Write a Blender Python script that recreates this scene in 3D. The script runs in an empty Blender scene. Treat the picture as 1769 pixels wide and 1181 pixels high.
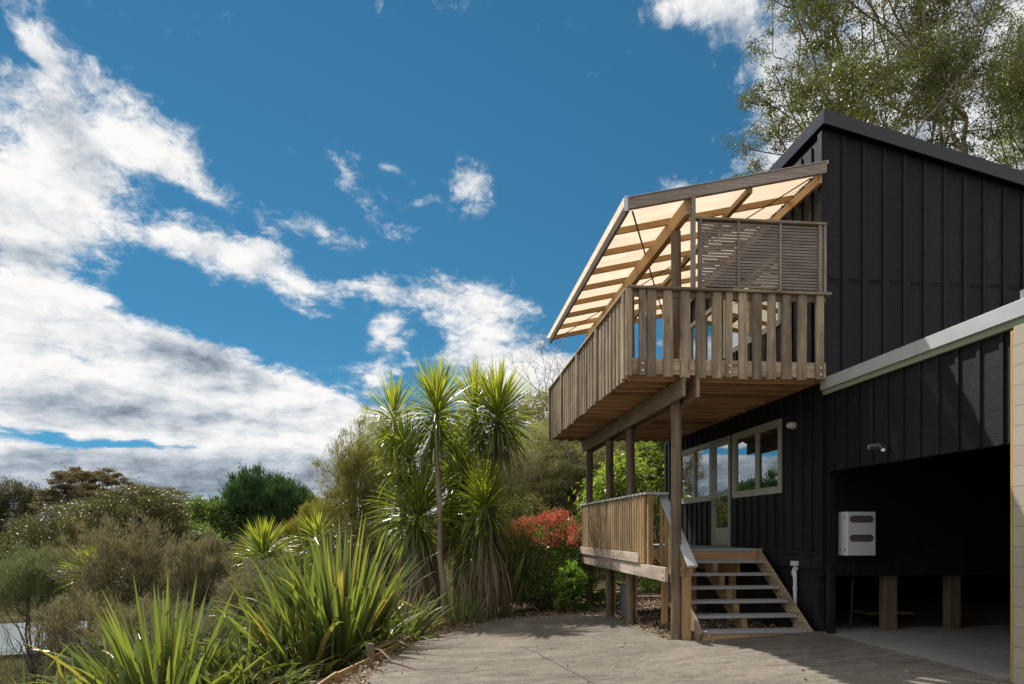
import bpy, math, random
import numpy as np
from mathutils import Vector, Matrix, noise as mnoise

random.seed(11)
rng = np.random.default_rng(11)
SC = bpy.context.scene
COL = SC.collection
R = math.radians

# ------------------------------------------------------------------ camera
EYE = 1.55
TH = math.atan(124.5 / 1200.0)                  # the camera looks 5.9 degrees to the right of +Y
cam_d = bpy.data.cameras.new("camera")
cam_d.sensor_width = 36.0
cam_d.lens = 36.0 * 1200.0 / 1769.0
cam_d.shift_y = 0.1851
cam_d.clip_start = 0.05
cam_d.clip_end = 4000.0
cam = bpy.data.objects.new("camera", cam_d)
cam.location = (0, 0, EYE)
cam.rotation_euler = (R(90), 0, -TH)
COL.objects.link(cam)
SC.camera = cam

# ------------------------------------------------------------------ colour management
SC.view_settings.view_transform = 'Standard'
SC.view_settings.look = 'None'
SC.view_settings.gamma = 1.0
SC.view_settings.exposure = 0.50
SC.render.film_transparent = False
SC.cycles.max_bounces = 8
SC.cycles.transparent_max_bounces = 24
SC.cycles.diffuse_bounces = 3
SC.cycles.glossy_bounces = 3
SC.cycles.transmission_bounces = 6
SC.cycles.caustics_reflective = False
SC.cycles.caustics_refractive = False
SC.cycles.use_denoising = True

# ------------------------------------------------------------------ sun
SUN_DIR = Vector((1.0, -1.75, -2.45)).normalized()
SUN_EL = math.asin(-SUN_DIR.z)
SUN_AZ = math.atan2(-SUN_DIR.x, -SUN_DIR.y)
sun_d = bpy.data.lights.new("sun", 'SUN')
sun_d.energy = 4.4
sun_d.angle = R(0.53)
sun_d.color = (1.0, 0.945, 0.86)
sun = bpy.data.objects.new("sun", sun_d)
sun.rotation_euler = SUN_DIR.to_track_quat('-Z', 'Y').to_euler()
sun.location = (-20, 35, 50)
COL.objects.link(sun)


class NT:
    """tiny node-tree helper"""
    def __init__(s, tree):
        s.t = tree
        s.t.nodes.clear()

    def n(s, typ, inp=None, **props):
        nd = s.t.nodes.new(typ)
        for k, v in props.items():
            setattr(nd, k, v)
        if inp:
            for k, v in inp.items():
                sock = nd.inputs[k]
                if isinstance(v, bpy.types.NodeSocket):
                    s.t.links.new(v, sock)
                else:
                    sock.default_value = v
        return nd

    def m(s, op, a, b=None, c=None, clamp=False):
        inp = {0: a}
        if b is not None:
            inp[1] = b
        if c is not None:
            inp[2] = c
        return s.n('ShaderNodeMath', inp, operation=op, use_clamp=clamp).outputs[0]

    def mix(s, fac, a, b, blend='MIX'):
        nd = s.n('ShaderNodeMix', None, data_type='RGBA', blend_type=blend)
        for i, v in ((0, fac), (6, a), (7, b)):
            if isinstance(v, bpy.types.NodeSocket):
                s.t.links.new(v, nd.inputs[i])
            else:
                nd.inputs[i].default_value = (tuple(v) + (1,))[:4] if i else v
        return nd.outputs[2]

    def ramp(s, fac, stops, interp='LINEAR'):
        nd = s.n('ShaderNodeValToRGB', {0: fac})
        cr = nd.color_ramp
        cr.interpolation = interp
        while len(cr.elements) > 1:
            cr.elements.remove(cr.elements[-1])
        for i, (p, c) in enumerate(stops):
            e = cr.elements[0] if i == 0 else cr.elements.new(p)
            e.position = p
            e.color = (tuple(c) + (1,))[:4] if not isinstance(c, (int, float)) else (c, c, c, 1)
        return nd.outputs[0]

    def smooth(s, v, lo, hi):
        nd = s.n('ShaderNodeMapRange', {0: v, 1: lo, 2: hi, 3: 0.0, 4: 1.0}, interpolation_type='SMOOTHSTEP')
        return nd.outputs[0]

    def link(s, a, b):
        s.t.links.new(a, b)


# ------------------------------------------------------------------ sky: Nishita plus a layer of procedural clouds by direction
world = bpy.data.worlds.new("World")
SC.world = world
world.use_nodes = True
W = NT(world.node_tree)
sky = W.n('ShaderNodeTexSky', None, sky_type='NISHITA', sun_disc=False)
sky.sun_elevation = SUN_EL
sky.sun_rotation = SUN_AZ
sky.air_density = 1.0
sky.dust_density = 0.0
sky.ozone_density = 1.6
SKY_K = 0.060
tc = W.n('ShaderNodeTexCoord')
sep = W.n('ShaderNodeSeparateXYZ', {0: tc.outputs['Generated']})
az = W.m('ARCTAN2', sep.outputs[0], sep.outputs[1])
el = W.m('ARCSINE', sep.outputs[2])
azd = W.m('MULTIPLY', az, 57.2958)
eld = W.m('MULTIPLY', el, 57.2958)
P = W.n('ShaderNodeCombineXYZ', {0: azd, 1: eld, 2: 0.0}).outputs[0]


def ellipse(Pw, a, e, ra, re, rot=0.0):
    mp = W.n('ShaderNodeMapping', {0: Pw, 1: (a, e, 0), 2: (0, 0, R(rot)), 3: (ra, re, 1.0)}, vector_type='TEXTURE')
    return W.n('ShaderNodeTexGradient', {0: mp.outputs[0]}, gradient_type='SPHERICAL').outputs[0]


def sumof(Pw, lst):
    acc = None
    for (a, e, ra, re, rot, amp) in lst:
        g = ellipse(Pw, a, e, ra, re, rot)
        acc = W.m('MULTIPLY', g, amp) if acc is None else W.m('MULTIPLY_ADD', g, amp, acc)
    return acc


def fbm(vec, scale, detail=8, rough=0.55, dist=0.0):
    return W.n('ShaderNodeTexNoise', {'Vector': vec, 'Scale': scale, 'Detail': detail, 'Roughness': rough, 'Distortion': dist}).outputs[0]


# stretch the noise sideways towards the horizon, as a flat cloud deck seen edge-on
elp = W.m('MAXIMUM', eld, 0.0)
yst = W.m('MULTIPLY_ADD', W.m('SUBTRACT', 1.0, W.m('EXPONENT', W.m('MULTIPLY', elp, -1.0 / 18.0))), 38.0, W.m('MULTIPLY', elp, 0.9))
Pn = W.n('ShaderNodeCombineXYZ', {0: azd, 1: yst, 2: 0.0}).outputs[0]
warpn = W.n('ShaderNodeTexNoise', {'Vector': Pn, 'Scale': 0.12, 'Detail': 4.0, 'Roughness': 0.6})
wv = W.n('ShaderNodeVectorMath', {0: warpn.outputs['Color'], 1: (0.5, 0.5, 0.5)}, operation='SUBTRACT').outputs[0]
Pw = W.n('ShaderNodeVectorMath', {0: wv, 1: (4.6, 3.0, 0.0), 2: P}, operation='MULTIPLY_ADD').outputs[0]
CLOUDS = [(-26.6, 27.1, 5.4, 3.8, -42, 1.15),
    (-20.4, 25.6, 6.5, 3.0, -36, 1.15),
    (-29.5, 22.4, 5.4, 6.3, 0, 1.3),
    (-27.9, 18.7, 6.3, 5.3, 0, 1.2),
    (-28.9, 14.5, 7.7, 3.3, 0, 1.2),
    (-23.8, 23.1, 5.4, 3.2, -20, 0.7),
    (-23.8, 11.0, 17.3, 4.4, -2, 1.3),
    (-14.8, 11.6, 10.4, 2.6, -16, 1.1),
    (-27.9, 10.5, 13.2, 4.2, 0, 1.0),
    (-18.9, 8.3, 22.0, 4.0, 0, 1.1),
    (-23.8, 3.6, 36.0, 5.8, 0, 1.5),
    (-9.2, 7.7, 14.7, 3.6, 0, 0.9),
    (-2.8, 3.2, 32.7, 4.7, 0, 1.1),
    (-7.4, 9.6, 9.0, 1.8, 0, 0.7),
    (-18.7, 20.2, 5.1, 1.5, -5, 1.1),
    (-13.3, 20.1, 4.9, 2.4, -12, 1.15),
    (-8.5, 22.2, 5.1, 1.3, -15, 1.0),
    (-6.5, 18.9, 7.7, 1.1, -5, 0.8),
    (-11.4, 17.2, 2.6, 1.5, -30, 0.8),
    (1.4, 17.9, 8.1, 3.2, -5, 1.15),
    (-4.9, 15.1, 3.2, 2.4, 25, 1.15),
    (3.8, 14.4, 5.7, 3.1, 0, 1.0),
    (-4.7, 12.5, 6.0, 1.5, 0, 0.9),
    (6.7, 10.8, 8.6, 4.1, 0, 1.1),
    (9.5, 12.6, 5.7, 4.5, 0, 1.0),
    (-7.2, 26.5, 3.8, 1.7, -35, 0.85),
    (-4.3, 27.5, 3.7, 1.0, -12, 0.85),
    (2.9, 25.9, 3.9, 2.7, 0, 1.0),
    (-1.2, 25.2, 2.8, 0.8, 0, 0.65),
    (-8.5, 25.7, 2.2, 0.9, 0, 0.5),
    (25.0, 34.0, 8.5, 3.7, -30, 0.8),
    (29.2, 30.1, 4.4, 4.9, 0, 0.9),
    (36.7, 27.2, 14.1, 11.7, 0, 1.8),
    (22.0, 36.3, 7.9, 1.8, 0, 0.7),
    (19.8, 26.2, 2.3, 1.0, 0, 0.5),
    (15.2, 5.5, 18.6, 7.0, 0, 1.2),
    (-28.6, 29.8, 2.6, 1.0, -45, 0.75),
    (-30.8, 29.8, 2.8, 2.0, 0, -0.8),
    (-18.5, 23.0, 5.9, 0.9, -12, -0.8),
    (-15.2, 16.0, 11.2, 1.8, -8, -1.2),
    (-24.5, 14.0, 8.2, 1.9, -6, 0.8),
    (-9.2, 19.8, 3.1, 1.2, 0, -0.7),
    (-21.9, 17.1, 3.4, 1.2, 0, -0.5),
    (-26.2, 6.5, 9.6, 0.9, 0, -1.5),
    (-18.9, 6.5, 6.3, 0.7, 0, -0.9),
    (-7.4, 14.9, 4.1, 1.7, 0, -0.9),
    (-28.9, 8.9, 5.1, 0.5, 0, -0.9),
    (-9.2, 5.9, 4.4, 0.7, 0, -0.5),
    (-1.9, 12.0, 3.3, 1.1, 0, -0.8),
    (-1.2, 14.7, 1.4, 1.8, 0, -0.5),
    (6.7, 29.1, 23.9, 9.5, 0, -0.45),
    (-7.4, 32.6, 19.0, 5.9, 0, -0.45),
    (-2.8, 21.5, 12.1, 1.6, 0, -0.5),
    (11.4, 20.0, 9.5, 6.7, 0, -0.4)]
DARKS = [(-26.1, 25.4, 3.4, 2.5, -40, 0.8),
    (-28.9, 17.6, 3.5, 1.1, 0, 0.7),
    (-18.5, 12.5, 7.9, 1.9, -5, 0.9),
    (-20.8, 8.8, 13.7, 1.7, 0, 0.85),
    (-24.5, 4.8, 39.1, 2.5, 0, 0.65),
    (-28.6, 2.1, 29.2, 2.8, 0, 0.75),
    (-7.4, 4.5, 22.6, 2.3, 0, 0.5),
    (25.0, 34.0, 8.5, 4.6, 0, 0.45),
    (36.7, 27.2, 14.1, 11.7, 0, 0.5),
    (6.7, 10.3, 7.6, 2.8, 0, 0.25)]
cov = sumof(Pw, CLOUDS)
# cloud added over the unseen rest of the sky to brighten the shade
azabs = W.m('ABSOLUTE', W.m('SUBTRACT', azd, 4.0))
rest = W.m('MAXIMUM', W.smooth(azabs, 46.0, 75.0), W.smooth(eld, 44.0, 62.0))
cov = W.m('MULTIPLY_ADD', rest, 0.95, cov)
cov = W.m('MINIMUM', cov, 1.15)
# billows: curled domain, several octaves, plus fine fibres
w2 = W.n('ShaderNodeTexNoise', {'Vector': Pn, 'Scale': 0.55, 'Detail': 3.0, 'Roughness': 0.55})
w2v = W.n('ShaderNodeVectorMath', {0: w2.outputs['Color'], 1: (0.5, 0.5, 0.5)}, operation='SUBTRACT').outputs[0]
Pc = W.n('ShaderNodeVectorMath', {0: w2v, 1: (1.6, 1.6, 0.0), 2: Pn}, operation='MULTIPLY_ADD').outputs[0]


def billow(vec):
    a = fbm(vec, 0.14, 12, 0.66)
    return a


n1 = billow(Pc)
n2 = fbm(Pc, 0.9, 9, 0.68)
detail = W.m('ADD', W.m('MULTIPLY', W.m('SUBTRACT', n1, 0.5), 3.0), W.m('MULTIPLY', W.m('SUBTRACT', n2, 0.5), 1.0))
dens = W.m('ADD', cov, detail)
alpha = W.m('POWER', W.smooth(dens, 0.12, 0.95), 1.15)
# relief: the same noise sampled a little towards the sun
Po = W.n('ShaderNodeVectorMath', {0: Pc, 1: (-0.8, 1.5, 0.0)}, operation='ADD').outputs[0]
n1o = billow(Po)
relief = W.m('MULTIPLY', W.m('SUBTRACT', n1, n1o), 1.5)
n3 = fbm(Pn, 0.075, 6, 0.55)
dk = sumof(Pw, DARKS)
dkn = W.m('MULTIPLY', dk, W.m('MULTIPLY_ADD', n3, 2.6, -0.55, clamp=True))
bright = W.m('SUBTRACT', W.m('ADD', 0.87, relief), W.m('MULTIPLY', dkn, 0.75))
bright = W.m('MAXIMUM', W.m('MINIMUM', bright, 0.98), 0.22)
shadecol = W.ramp(bright, [(0.2, (0.16, 0.205, 0.27)), (0.5, (0.42, 0.48, 0.56)), (0.75, (0.72, 0.76, 0.80)), (0.95, (0.92, 0.925, 0.93))])
skv = W.n('ShaderNodeVectorMath', {0: tc.outputs['Generated'], 1: (0.0, 0.0, 0.15)}, operation='ADD').outputs[0]
W.link(W.n('ShaderNodeVectorMath', {0: skv}, operation='NORMALIZE').outputs[0], sky.inputs[0])
skycol = W.n('ShaderNodeVectorMath', {0: sky.outputs[0], 1: (0.34 * SKY_K, 0.86 * SKY_K, 0.93 * SKY_K)}, operation='MULTIPLY').outputs[0]
CLD = 0.735
shadecol = W.n('ShaderNodeVectorMath', {0: shadecol, 1: (CLD * 1.02, CLD, CLD * 0.98)}, operation='MULTIPLY').outputs[0]
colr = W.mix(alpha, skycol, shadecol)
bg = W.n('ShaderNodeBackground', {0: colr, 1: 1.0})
out = W.n('ShaderNodeOutputWorld')
W.link(bg.outputs[0], out.inputs[0])

# ------------------------------------------------------------------ materials
MATS = {}


def newmat(name):
    m = bpy.data.materials.new(name)
    m.use_nodes = True
    MATS[name] = m
    return m, NT(m.node_tree)


def finish(N, shader):
    o = N.n('ShaderNodeOutputMaterial')
    N.link(shader, o.inputs[0])


def obj_vec(N, scale, rand=40.0):
    t = N.n('ShaderNodeTexCoord')
    oi = N.n('ShaderNodeObjectInfo')
    off = N.m('MULTIPLY', oi.outputs['Random'], rand)
    v = N.n('ShaderNodeVectorMath', {0: t.outputs['Object'], 1: off}, operation='ADD').outputs[0]
    mp = N.n('ShaderNodeMapping', {0: v, 3: scale})
    return mp.outputs[0], oi.outputs['Random']


def wood(name, axis, ca, cb, cc, rough=0.75, blotch=0.5, bump=0.35):
    m, N = newmat(name)
    sc = [14.0, 14.0, 14.0]
    sc['XYZ'.index(axis)] = 0.9
    v, rnd = obj_vec(N, tuple(sc))
    sc2 = [2.2, 2.2, 2.2]
    sc2['XYZ'.index(axis)] = 0.7
    v2, _ = obj_vec(N, tuple(sc2))
    g = N.n('ShaderNodeTexNoise', {'Vector': v, 'Scale': 1.6, 'Detail': 6.0, 'Roughness': 0.62, 'Distortion': 0.5}).outputs[0]
    fine = N.n('ShaderNodeTexNoise', {'Vector': v, 'Scale': 9.0, 'Detail': 3.0, 'Roughness': 0.6}).outputs[0]
    b = N.n('ShaderNodeTexNoise', {'Vector': v2, 'Scale': 1.3, 'Detail': 5.0, 'Roughness': 0.6}).outputs[0]
    col = N.ramp(g, [(0.30, ca), (0.52, cb), (0.72, cc)])
    col = N.mix(N.m('MULTIPLY', N.smooth(b, 0.42, 0.68), blotch), col, tuple(x * 0.55 for x in ca))
    col = N.mix(N.m('MULTIPLY', N.smooth(fine, 0.55, 0.75), 0.45), col, tuple(x * 0.6 for x in cb))
    kn = N.n('ShaderNodeMapping', {0: N.n('ShaderNodeVectorMath', {0: v2, 1: (3.7, 3.7, 3.7)}, operation='ADD').outputs[0], 3: (1.6, 1.6, 1.6)}).outputs[0]
    kd = N.n('ShaderNodeTexVoronoi', {'Vector': kn, 'Scale': 1.0}).outputs['Distance']
    col = N.mix(N.m('MULTIPLY', N.smooth(kd, 0.16, 0.05), 0.7), col, tuple(x * 0.4 for x in ca))
    val = N.m('MULTIPLY_ADD', rnd, 0.70, 0.68)
    hs = N.n('ShaderNodeHueSaturation', {'Value': val, 'Color': col})
    bp = N.n('ShaderNodeBump', {'Strength': bump, 'Distance': 0.006, 'Height': N.m('ADD', g, fine)})
    p = N.n('ShaderNodeBsdfPrincipled', {'Base Color': hs.outputs[0], 'Roughness': rough, 'Normal': bp.outputs[0]})
    finish(N, p.outputs[0])
    return m


for ax in 'XYZ':
    wood('weathered_' + ax, ax, (0.175, 0.125, 0.078), (0.305, 0.23, 0.148), (0.43, 0.345, 0.24), blotch=0.65)
    wood('pine_' + ax, ax, (0.33, 0.195, 0.082), (0.46, 0.29, 0.125), (0.56, 0.375, 0.18), blotch=0.30)
    wood('honey_' + ax, ax, (0.21, 0.13, 0.055), (0.33, 0.215, 0.095), (0.43, 0.30, 0.15), blotch=0.35)
    wood('grey_timber_' + ax, ax, (0.17, 0.135, 0.115), (0.26, 0.215, 0.185), (0.35, 0.30, 0.26), blotch=0.3)
    wood('joist_' + ax, ax, (0.36, 0.20, 0.095), (0.50, 0.30, 0.15), (0.60, 0.38, 0.21), blotch=0.35)
wood('pole', 'Z', (0.09, 0.062, 0.038), (0.145, 0.103, 0.065), (0.21, 0.155, 0.102), blotch=0.6)
wood('bearer_pale', 'Y', (0.25, 0.19, 0.14), (0.40, 0.325, 0.26), (0.50, 0.43, 0.36), blotch=0.6)


def black_cladding():
    m, N = newmat('black_stain')
    t = N.n('ShaderNodeTexCoord')
    v = N.n('ShaderNodeMapping', {0: t.outputs['Object'], 3: (60.0, 60.0, 9.0)}).outputs[0]
    v2 = N.n('ShaderNodeMapping', {0: t.outputs['Object'], 3: (3.0, 3.0, 0.9)}).outputs[0]
    v3 = N.n('ShaderNodeMapping', {0: t.outputs['Object'], 3: (7.0, 7.0, 190.0)}).outputs[0]
    g = N.n('ShaderNodeTexNoise', {'Vector': v, 'Scale': 1.0, 'Detail': 5.0, 'Roughness': 0.7}).outputs[0]
    b = N.n('ShaderNodeTexNoise', {'Vector': v2, 'Scale': 1.0, 'Detail': 5.0, 'Roughness': 0.6}).outputs[0]
    s = N.n('ShaderNodeTexNoise', {'Vector': v3, 'Scale': 1.0, 'Detail': 2.0, 'Roughness': 0.5}).outputs[0]
    col = N.ramp(g, [(0.3, (0.0045, 0.0038, 0.0060)), (0.7, (0.0112, 0.0100, 0.0145))])
    col = N.mix(N.m('MULTIPLY', N.smooth(b, 0.45, 0.75), 0.45), col, (0.020, 0.017, 0.020))
    col = N.mix(N.m('MULTIPLY', N.smooth(s, 0.52, 0.66), 0.35), col, (0.036, 0.031, 0.034))
    o3 = N.n('ShaderNodeSeparateXYZ', {0: N.n('ShaderNodeNewGeometry').outputs['Position']})
    bx = N.m('FLOOR', N.m('DIVIDE', N.m('SUBTRACT', o3.outputs[0], 5.75), 0.33))
    by = N.m('FLOOR', N.m('DIVIDE', N.m('SUBTRACT', o3.outputs[1], 9.96), 0.305))
    wn = N.n('ShaderNodeTexWhiteNoise', {1: N.m('MULTIPLY_ADD', bx, 7.31, by)}, noise_dimensions='1D').outputs[0]
    col = N.n('ShaderNodeHueSaturation', {'Value': N.m('MULTIPLY_ADD', wn, 0.75, 0.68), 'Color': col}).outputs[0]
    # rain-washed dust near the bottom of each wall and nail heads down the boards
    low = N.n('ShaderNodeMapRange', {0: o3.outputs[2], 1: 1.9, 2: 0.0, 3: 0.0, 4: 1.0}, clamp=True).outputs[0]
    dst = N.n('ShaderNodeTexNoise', {'Vector': v2, 'Scale': 3.0, 'Detail': 8.0, 'Roughness': 0.75}).outputs[0]
    col = N.mix(N.m('MULTIPLY', N.m('MULTIPLY', low, N.smooth(dst, 0.42, 0.7)), 0.5), col, (0.060, 0.050, 0.042))
    col = N.mix(N.m('MULTIPLY', N.smooth(dst, 0.58, 0.75), 0.35), col, (0.045, 0.040, 0.042))
    nz = N.m('SUBTRACT', N.m('FRACT', N.m('DIVIDE', o3.outputs[2], 0.45)), 0.5)
    ny = N.m('SUBTRACT', N.m('FRACT', N.m('DIVIDE', N.m('SUBTRACT', o3.outputs[1], 10.2), 0.305)), 0.5)
    nx_ = N.m('SUBTRACT', N.m('FRACT', N.m('DIVIDE', N.m('SUBTRACT', o3.outputs[0], 5.80), 0.33)), 0.5)
    dz = N.m('MULTIPLY', nz, 0.45)
    d1 = N.m('SQRT', N.m('ADD', N.m('MULTIPLY', dz, dz), N.m('POWER', N.m('MULTIPLY', nx_, 0.33), 2.0)))
    isg = N.m('LESS_THAN', o3.outputs[1], 9.97)
    isg = N.m('MULTIPLY', isg, N.m('GREATER_THAN', o3.outputs[1], 9.90))
    d2 = N.m('SQRT', N.m('ADD', N.m('MULTIPLY', dz, dz), N.m('POWER', N.m('MULTIPLY', ny, 0.305), 2.0)))
    dd = N.m('ADD', N.m('MULTIPLY', isg, d1), N.m('MULTIPLY', N.m('SUBTRACT', 1.0, isg), d2))
    col = N.mix(N.m('MULTIPLY', N.smooth(dd, 0.009, 0.004), 0.8), col, (0.09, 0.075, 0.06))
    bp = N.n('ShaderNodeBump', {'Strength': 0.5, 'Distance': 0.004, 'Height': N.m('ADD', g, s)})
    p = N.n('ShaderNodeBsdfPrincipled', {'Base Color': col, 'Roughness': 0.62, 'Specular IOR Level': 0.25, 'Normal': bp.outputs[0]})
    finish(N, p.outputs[0])


black_cladding()


def plain(name, c, rough=0.5, metal=0.0, var=0.12, scale=6.0, spec=0.5, bump=0.0, dirt=None):
    m, N = newmat(name)
    t = N.n('ShaderNodeTexCoord')
    n = N.n('ShaderNodeTexNoise', {'Vector': t.outputs['Object'], 'Scale': scale, 'Detail': 6.0, 'Roughness': 0.6}).outputs[0]
    col = N.mix(n, tuple(x * (1 - var) for x in c), tuple(min(1, x * (1 + var)) for x in c))
    if dirt:
        n2 = N.n('ShaderNodeTexNoise', {'Vector': t.outputs['Object'], 'Scale': scale * 0.4, 'Detail': 8.0, 'Roughness': 0.7}).outputs[0]
        col = N.mix(N.m('MULTIPLY', N.smooth(n2, 0.5, 0.75), 0.6), col, dirt)
    inp = {'Base Color': col, 'Roughness': N.m('MULTIPLY_ADD', n, 0.2, rough - 0.1), 'Metallic': metal, 'Specular IOR Level': spec}
    if bump:
        inp['Normal'] = N.n('ShaderNodeBump', {'Strength': bump, 'Distance': 0.01, 'Height': n}).outputs[0]
    p = N.n('ShaderNodeBsdfPrincipled', inp)
    finish(N, p.outputs[0])
    return m


plain('sage_paint', (0.33, 0.345, 0.265), 0.45, scale=5, dirt=(0.13, 0.13, 0.09))
plain('sage_trim', (0.26, 0.30, 0.20), 0.45, scale=5, dirt=(0.18, 0.2, 0.13))
plain('zinc_flashing', (0.50, 0.52, 0.54), 0.42, metal=0.25, var=0.12, scale=3, dirt=(0.36, 0.37, 0.37))
plain('grey_stain', (0.40, 0.42, 0.43), 0.6, var=0.15, scale=12, dirt=(0.26, 0.26, 0.25))
plain('tread_grey', (0.34, 0.34, 0.345), 0.7, var=0.15, scale=18, bump=0.2, dirt=(0.18, 0.17, 0.155))
plain('black_metal', (0.010, 0.0095, 0.0125), 0.38, var=0.1)
plain('box_enamel', (0.55, 0.565, 0.57), 0.42, var=0.04, dirt=(0.46, 0.46, 0.44))
plain('pvc_white', (0.62, 0.63, 0.62), 0.4, var=0.06, dirt=(0.42, 0.41, 0.37))
plain('cable_black', (0.02, 0.02, 0.02), 0.6)
plain('galvanised', (0.45, 0.46, 0.47), 0.35, metal=0.8)
plain('lamp_glass', (0.55, 0.50, 0.42), 0.2)
plain('lamp_body_dark', (0.025, 0.025, 0.028), 0.25)
plain('lamp_lens', (0.75, 0.76, 0.78), 0.12, spec=0.8)
plain('barrel_plastic', (0.13, 0.16, 0.20), 0.5)
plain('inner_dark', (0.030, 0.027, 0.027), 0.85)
plain('room_wall', (0.30, 0.27, 0.23), 0.85)
plain('curtain', (0.50, 0.49, 0.47), 0.9)
plain('blue_towel', (0.25, 0.36, 0.52), 0.9)
plain('rod_steel', (0.20, 0.16, 0.12), 0.5, metal=0.3)
plain('yellow_timber', (0.42, 0.27, 0.07), 0.7)
plain('far_roof', (0.62, 0.64, 0.66), 0.4)
plain('bark_brown', (0.105, 0.078, 0.056), 0.9, var=0.4, scale=9, bump=0.8)
plain('bark_gum', (0.20, 0.155, 0.115), 0.85, var=0.4, scale=4, bump=0.5, dirt=(0.10, 0.075, 0.055))
plain('bark_pale', (0.25, 0.20, 0.145), 0.85, var=0.35, scale=9, bump=0.6)
plain('twig_grey', (0.17, 0.14, 0.12), 0.9, var=0.3, scale=8)
plain('meter_glass', (0.10, 0.085, 0.075), 0.12, spec=0.7)


def block_mat():
    m, N = newmat('blockwork')
    t = N.n('ShaderNodeTexCoord')
    s = N.n('ShaderNodeSeparateXYZ', {0: t.outputs['Object']})
    v = N.n('ShaderNodeCombineXYZ', {0: s.outputs[1], 1: s.outputs[2], 2: 0.0}).outputs[0]
    br = N.n('ShaderNodeTexBrick', {'Vector': v, 'Color1': (0.43, 0.37, 0.29, 1), 'Color2': (0.36, 0.31, 0.25, 1), 'Mortar': (0.24, 0.21, 0.175, 1),
                                    'Scale': 1.0, 'Mortar Size': 0.006, 'Mortar Smooth': 0.3, 'Brick Width': 0.4, 'Row Height': 0.2}, offset=0.5)
    n = N.n('ShaderNodeTexNoise', {'Vector': t.outputs['Object'], 'Scale': 60.0, 'Detail': 5.0, 'Roughness': 0.7}).outputs[0]
    n2 = N.n('ShaderNodeTexNoise', {'Vector': t.outputs['Object'], 'Scale': 4.0, 'Detail': 5.0}).outputs[0]
    col = N.mix(N.m('MULTIPLY', N.smooth(n, 0.5, 0.7), 0.5), br.outputs[0], (0.27, 0.235, 0.19))
    col = N.mix(N.m('MULTIPLY', n2, 0.4), col, (0.33, 0.32, 0.29))
    h = N.m('SUBTRACT', N.m('MULTIPLY', n, 0.4), br.outputs['Fac'])
    bp = N.n('ShaderNodeBump', {'Strength': 0.7, 'Distance': 0.006, 'Height': h})
    p = N.n('ShaderNodeBsdfPrincipled', {'Base Color': col, 'Roughness': 0.9, 'Normal': bp.outputs[0]})
    finish(N, p.outputs[0])


block_mat()


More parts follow.
